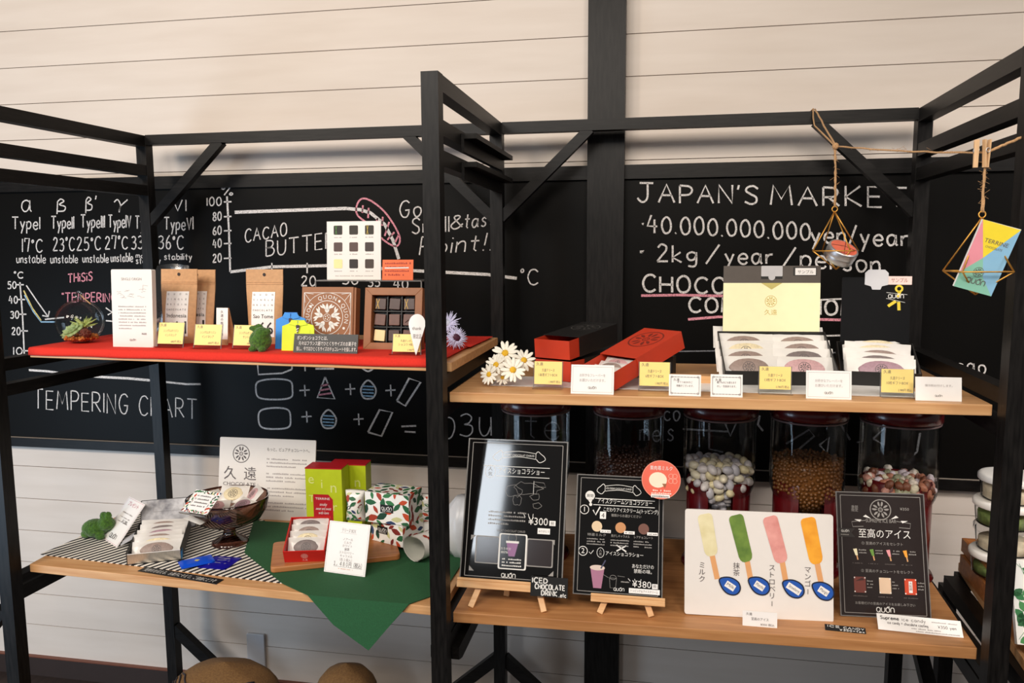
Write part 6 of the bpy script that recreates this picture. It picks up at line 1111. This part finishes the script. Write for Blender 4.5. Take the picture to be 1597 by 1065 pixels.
# ---- dispensers
YD = 2.075; DRED = mat('dark_red_plastic', (84, 10, 16), .25, var=.08, coat=.3); JAR = thin('clear_jar', (.955, .96, .96), .04, .7, .02); z0 = zlr(0)
zl_ = at(1117, 640, YD).z; zt_ = at(1117, 742, YD).z; zb_ = at(1117, 796, YD).z; RJ = .093
def prof(z):                                     # inside radius of the jar at height z
    if z >= zt_: return RJ-.004
    t_ = max(0, (z-zb_)/(zt_-zb_)); return max(.018, (RJ-.004)*(.24+.76*math.sin(t_*PI/2)**.8))
JX = []
def jar(label, px):
    c = xz(px, YD, z0); z = zlr(c.x)+.001; t = thing('dispenser', label, 'dispenser', T(c.x, c.y, 0), 'row of dry food dispensers'); JX.append(c.x)
    hs = [zb_-.004+(zl_-zb_+.006)*i/26 for i in range(27)]; m = MB(); m.lathe([(prof(q)+.004, q) for q in hs], JAR, 40); m.lathe([(prof(q)+.001, q) for q in hs], JAR, 40); m.build('jar', t)
    m = MB(); m.lathe([(0, zl_+.034), (RJ*.9, zl_+.032), (RJ+.003, zl_+.024), (RJ+.004, zl_-.004), (RJ-.002, zl_-.010), (RJ-.006, zl_-.002), (0, zl_)], DRED, 40); lid_o = m.build('lid', t); m = MB().torus((0, 0, zl_-.012), RJ-.001, .0022, mat('smoky_seal', (120, 100, 100), .3), 'z', 40); m.build('seal_ring', lid_o)
    m = MB(); a0, n = math.radians(-90+22), 34; zt2_ = at(px, 757, YD-.08).z; rr = .082
    vs = [(q*math.cos(a0+(2*PI-math.radians(44))*i/n), q*math.sin(a0+(2*PI-math.radians(44))*i/n), h_) for q, h_ in ((rr, z+.012), (rr, zt2_-.004), (rr-.003, zt2_), (rr-.010, zt2_), (rr-.010, z+.012)) for i in range(n+1)]
    m.add(vs, [(j*(n+1)+i, j*(n+1)+i+1, (j+1)*(n+1)+i+1, (j+1)*(n+1)+i) for j in range(4) for i in range(n)], DRED, None, True); m.lathe([(0, z), (.092, z), (.094, z+.004), (.09, z+.012), (0, z+.013)], DRED, 36); hous_o = m.build('housing', t)
    m = MB(); m.lathe([(prof(zb_)+.006, zb_+.004), (.036, zb_-.02), (.036, zb_-.05), (0, zb_-.05)], mat('black_chute', (26, 22, 22), .4), 24); m.build('chute', t)
    k = MB(); k.lathe([(0, 0), (.018, .001), (.021, .006), (.018, .012), (0, .014)], CHROME, 20, T(0, -.088, zb_-.012) @ RX(90)); k.tube([(0, -.088, zb_-.012), (0, -.03, zb_-.012)], .004, CHROME, 8); k.build('turning_knob', hous_o); return c
cj = [jar(l, x) for l, x in (('clear dispenser with dark red lid behind the 300 drinks menu', 836), ('dispenser of very dark beads behind the 380 ice cream menu', 978), ('dispenser of pale sugared almonds behind the lolly board', 1117), ('dispenser of brown chocolate beads, second from the right', 1252), ('dispenser of mixed pebble sweets behind the dark ice bar sign', 1391))]
def fill(c, top_y, rad, sep, shell, seed, maxn):
    r = random.Random(seed); zt = at(c.x and 1117, top_y, YD-.06).z; pts = []
    for _ in range(60000):
        if len(pts) >= maxn: break
        z = r.uniform(zb_-.012, zt); R_ = prof(max(z, zb_))-rad*.9
        if R_ <= 0: continue
        if z > zt-sep*.8: q = R_*math.sqrt(r.random())
        else: q = R_*r.uniform(shell, 1)
        a = r.uniform(-PI*.95, -PI*.05) if z < zt-sep else r.uniform(0, 2*PI); p = (q*math.cos(a), q*math.sin(a), z)
        if all((p[0]-o[0])**2+(p[1]-o[1])**2+(p[2]-o[2])**2 > sep*sep for o in pts): pts.append(p)
    return pts, zt
def core(c, name, label, zt, m, k, shrink):
    hs = [zb_-.01+(zt-shrink-zb_+.01)*i/12 for i in range(13)]; mb = MB(); mb.lathe([(0, hs[0])]+[(max(.003, prof(max(q, zb_))-shrink*1.2), q) for q in hs]+[(0, hs[-1])], m, 24)
    for p in k: mb.ball(p, .0052, m, 8, 6)
    o = mb.build(name, M=T(c.x, c.y, 0)); o['kind'] = 'stuff'; return tag(o, label, 'sweets')
BEAD = mat('brown_chocolate_bead', (120, 76, 36), .3, scale=300, var=.12); DBEAD = mat('dark_chocolate_bead', (56, 32, 24), .35, scale=300, var=.2)
for i, m_, lb, ty, sd in ((1, DBEAD, 'very dark small beads filling the dispenser behind the 380 menu', 722, 3), (3, BEAD, 'small round brown chocolate beads in the dispenser second from right', 716, 4)):
    pts, zt = fill(cj[i], ty, .0052, .0092, .95, sd, 900); core(cj[i], 'chocolate_beads', lb, zt, m_, pts, .006)
ALM = [mat('sugared_almond_%d' % i, c, .35, scale=50, var=.04) for i, c in enumerate(((214, 208, 208), (222, 214, 190), (200, 198, 206), (228, 216, 176)))]
def unit(m, r3, jit, sd):
    mb = MB(); mb.ball((0, 0, 0), r3, m, 12, 8, None, jit, random.Random(sd)); return mb
pts, zt = fill(cj[2], 730, .011, .0185, .70, 8, 190); protos = []
for i, m_ in enumerate(ALM):
    me = unit(m_, (.0112, .0112, .0160), 0, i); protos.append(me)
first = {}
def individuals(c, pts, protos, name, label, group, seed, cat):
    r = random.Random(seed)
    for p in pts:
        k = r.randrange(len(protos))
        if (name, k) not in first: first[(name, k)] = o = protos[k].build(name)
        else: o = first[(name, k)].copy(); COL.objects.link(o)
        o.matrix_basis = T(c.x+p[0], c.y+p[1], p[2]) @ RZ(r.uniform(0, 360)) @ RX(r.uniform(0, 180)) @ RY(r.uniform(0, 90)); tag(o, label, cat, group)
individuals(cj[2], pts, protos, 'sugared_almond', 'pale sugared almond inside the dispenser behind the lolly board', 'sugared almonds in the dispenser', 1, 'sweet')
PEB = [mat('pebble_sweet_%d' % i, c, .5, scale=140, var=.2) for i, c in enumerate(((226, 214, 200), (196, 140, 124), (110, 62, 40), (206, 196, 170), (170, 110, 84), (140, 140, 112), (214, 200, 206)))]
pts, zt = fill(cj[4], 742, .010, .0160, .74, 9, 230)
individuals(cj[4], pts, [unit(m_, (.0105, .0130, .0088), .16, i) for i, m_ in enumerate(PEB)], 'pebble_sweet', 'small mottled pebble sweet inside the rightmost dispenser', 'pebble sweets in the dispenser', 2, 'sweet')
# ---- white ribbed vase behind the first sign
P = xz(728, 2.03, z0); mb = MB(); n = 48; vs = []; hs = [0, .008, .03, .06, .09, .115, .130, .136]; rs = [.03, .045, .062, .068, .064, .050, .034, .028]
for h_, r_ in zip(hs, rs):
    for j in range(n): a = 2*PI*j/n; q = r_*(1+.035*math.cos(12*a+h_*30)); vs.append((q*math.cos(a), q*math.sin(a), h_*1.25))
mb.add(vs, [(i*n+j, i*n+(j+1) % n, (i+1)*n+(j+1) % n, (i+1)*n+j) for i in range(len(hs)-1) for j in range(n)]+[tuple(range(n-1, -1, -1)), tuple(range((len(hs)-1)*n, len(hs)*n))], mat('white_ribbed_glass', (206, 208, 212), .3, var=.04), None, True)
tag(mb.build('ribbed_vase', M=T(P.x, P.y, zlr(P.x)+.001)), 'white ribbed round vase half hidden behind the 300 drinks menu', 'vase')
# ================================================================ around the rack
# neighbouring rack at the right with trays and tubs
zn = H0-.862; t = thing('side_rack', 'black rack of the next display at the right edge', 'shelf rack', T(.95, 2.0, 0))
def nb(m, name): o = m.build(name, t); o.data.transform(T(-.95, -2.0, 0)); return o
a = at(1478, 912, 2.18); nb(MB().box((a.x-.018, 2.16, 0), (a.x+.018, 2.196, a.z), BLACKWOOD), 'post')
nb(MB().hexa([(.735, 1.62, zn-.045), (.77, 1.62, zn-.045), (a.x+.018, 2.16, zn-.045), (a.x-.018, 2.16, zn-.045), (.735, 1.62, zn-.005), (.77, 1.62, zn-.005), (a.x+.018, 2.16, zn-.005), (a.x-.018, 2.16, zn-.005)], BLACKRAIL), 'side_rail')
nb(MB().box((.735, 1.585, 0), (.77, 1.62, zn-.005), BLACKWOOD), 'post'); nb(MB().box((.77, 1.588, zn-.05), (1.4, 1.618, zn-.012), BLACKBEAM), 'front_rail'); nb(MB().box((a.x+.018, 2.163, zn-.045), (1.5, 2.193, zn-.005), BLACKBEAM), 'back_rail')
m = MB(); m.ball((.80, 1.586, zn-.03), .005, CHROME, 10, 8); nb(m, 'bolt')
mb = MB(); mb.hexa([(.745, 1.60, zn-.005), (1.35, 1.60, zn-.005), (1.40, 2.2, zn-.005), (a.x+.03, 2.2, zn-.005), (.745, 1.60, zn+.018), (1.35, 1.60, zn+.018), (1.40, 2.2, zn+.018), (a.x+.03, 2.2, zn+.018)], PINE); tag(mb.build('side_board', bevel=.0015), 'pine board under the wooden trays at the right edge', 'shelf')
TRAYW = wood('tray_wood', (176, 116, 66), (140, 84, 44), .4, 10)
def tray(label, x0, x1, y0, y1, z, ht, sk):
    M = T((x0+x1)/2, (y0+y1)/2, z) @ Matrix(((1, sk, 0, 0), (0, 1, 0, 0), (0, 0, 1, 0), (0, 0, 0, 1))); wx, wy = (x1-x0)/2, (y1-y0)/2; mb = MB()
    for lo, hi in (((-wx, -wy, 0), (wx, wy, .005)), ((-wx, -wy, .005), (-wx+.007, wy, ht)), ((wx-.007, -wy, .005), (wx, wy, ht)), ((-wx+.007, -wy, .005), (wx-.007, -wy+.007, ht)), ((-wx+.007, wy-.007, .005), (wx-.007, wy, ht))): mb.box(lo, hi, TRAYW, Matrix(((1, sk, 0, 0), (0, 1, 0, 0), (0, 0, 1, 0), (0, 0, 0, 1))))
    return tag(mb.build('wooden_tray', M=T((x0+x1)/2, (y0+y1)/2, z)), label, 'tray', 'wooden trays')
tray('lower wooden tray carrying the tubs at the right edge', .775, 1.25, 1.63, 2.14, zn+.019, .045, .06); tray('upper wooden tray, nested higher at the back of the lower one', .79, 1.15, 1.86, 2.16, zn+.066, .035, .06)
# tubs
TUB = thin('clear_tub', (.90, .91, .91), .08, 1, .06); LIDW = mat('white_tub_lid', (236, 234, 230), .4, var=.02)
for i, (px, Y, rr) in enumerate(((1556, 2.02, .058), (1551, 2.02, .060), (1546, 2.02, .061))):
    pass
zc_ = zn+.0725; Xc = at(1562, 900, 2.0).x
for i in range(4):
    nm = ('bottom', 'second', 'third', 'topmost')[i]; M = T(Xc+(-.004, .003, -.002, .006)[i], 2.0, zc_+i*.063); t = thing('lidded_tub', 'clear plastic tub with a white lid, %s of the stack at the right edge' % nm, 'tub', M, 'stacked clear tubs'); m = MB(); rr = .066
    m.lathe([(0, 0), (rr*.9, 0), (rr*.93, .003), (rr, .046)], TUB, 32); m.build('tub', t); m = MB(); m.lathe([(rr+.002, .044), (rr+.004, .046), (rr+.004, .056), (rr, .060), (rr-.008, .061), (0, .0615)], LIDW if i != 1 else TUB, 32); m.build('lid', t)
    m = MB(); m.lathe([(0, .003), (rr*.86, .003), (rr*.88, .02+.004*i), (0, .026)], (mat('green_leaf_filling', (110, 130, 70), .7, scale=60, var=.4), mat('pale_filling', (220, 206, 180), .7, scale=60, var=.2))[i % 2], 20); tag(m.build('tub_filling', M=M), 'filling inside the %s tub at the right edge' % nm, 'food', 'tub fillings')
for i in range(2):
    M = T(Xc+.125, 1.93, zc_+.0+i*.063) if i == 0 else T(Xc+.13, 1.94, zc_+.063); t = thing('lidded_tub', ('lower tub cut by the right edge of the photo', 'upper tub cut by the right edge of the photo')[i], 'tub', M, 'stacked clear tubs'); m = MB(); rr = .055; m.lathe([(0, 0), (rr*.9, 0), (rr*.93, .003), (rr, .046)], TUB, 32); m.build('tub', t); m = MB(); m.lathe([(rr+.002, .044), (rr+.004, .046), (rr+.004, .056), (rr, .060), (0, .0615)], LIDW, 32); m.build('lid', t)
bl = at(1588, 1004, 1.68); br = at(1640, 1010, 1.68); tl = at(1574, 874, 1.74); tr = at(1630, 876, 1.74); M, wd, h = quadM(tl, tr, bl, br); mb = MB(); mb.box((-wd/2, 0, -.012), (wd/2, h, 0), WP); r = random.Random(9); GC = [flat((46, 120, 66)), flat((70, 140, 80)), flat((36, 100, 56))]
for i in range(34): leaf(mb, r.uniform(-.43, .43)*wd, r.uniform(.05, .95)*h, .024, .015, r.uniform(0, 6.3), GC[i % 3], .0006)
for i in range(6): mb.line(catmull([(wd*r.uniform(-.45, .45), h*r.uniform(0, 1)) for _ in range(4)]), .0008, GC[0], .0005)
tag(mb.build('leafy_package', M=M), 'white package printed with green ivy leaves at the right edge', 'package')
# sacks below, plate on the wall
SACK = mat('burlap_sack', (128, 94, 54), .95, scale=180, col2=(104, 74, 42), bump=.6)
def sack(label, px, top_y, Y, rx, ry, prints):
    c = at(px, top_y, Y); h = c.z; mb = MB(); n, k = 36, 14; r = random.Random(px); vs = []
    for j in range(k+1):
        v = j/k; q = (1-max(0, (v-.55)/.45)**2.2)**.5 if v > .55 else 1; q *= .92+.08*math.sin(v*9)
        for i in range(n): a = 2*PI*i/n; w_ = q*(1+.03*math.sin(3*a+v*4)+.02*math.sin(7*a+5*v)); vs.append((rx*w_*math.copysign(abs(math.cos(a))**.8, math.cos(a)), ry*w_*math.copysign(abs(math.sin(a))**.8, math.sin(a)), h*v))
    mb.add(vs, [(j*n+i, j*n+(i+1) % n, (j+1)*n+(i+1) % n, (j+1)*n+i) for j in range(k) for i in range(n)]+[tuple(range(n-1, -1, -1))], SACK, None, True)
    o = thing('burlap_sack', label, 'sack', T(c.x, Y, 0), 'burlap sacks on the floor'); mb.build('sack_body', o); m = MB()
    if prints:
        for i in range(5):
            pts = []
            for s in range(12):
                a = -PI*.92+PI*.8*s/11; v = .90-.025*i+.012*math.sin(s*1.4+i); q = (1-max(0, (v-.55)/.45)**2.2)**.5*(.92+.08*math.sin(v*9)); w_ = q*(1+.03*math.sin(3*a+v*4)+.02*math.sin(7*a+5*v)); pts.append((rx*w_*math.copysign(abs(math.cos(a))**.8, math.cos(a))*1.004, ry*w_*math.copysign(abs(math.sin(a))**.8, math.sin(a))*1.004, h*v+.001))
            m.tube(pts, .0028, flat((40, 34, 44)), 6)
        m.build('stencil_print', o)
    return o
sack('burlap sack with dark stencilled lines, under the lower left shelf', 350, 1032, 2.12, .195, .13, True); sack('plain brown burlap sack further right under the lower left shelf', 540, 1034, 2.18, .11, .09, False)
a = at(384, 985, YW); b_ = at(419, 1046, YW); mb = MB(); mb.prism(rrect(-.035, 0, .035, a.z-b_.z, .006), 0, .012, mat('grey_white_plastic', (196, 194, 196), .4, var=.03), RX(90)); tag(mb.build('wall_plate', M=T((a.x+b_.x)/2, YW-.0002, b_.z), bevel=.002), 'pale rectangular cover plate on the wall above the sack', 'wall plate')
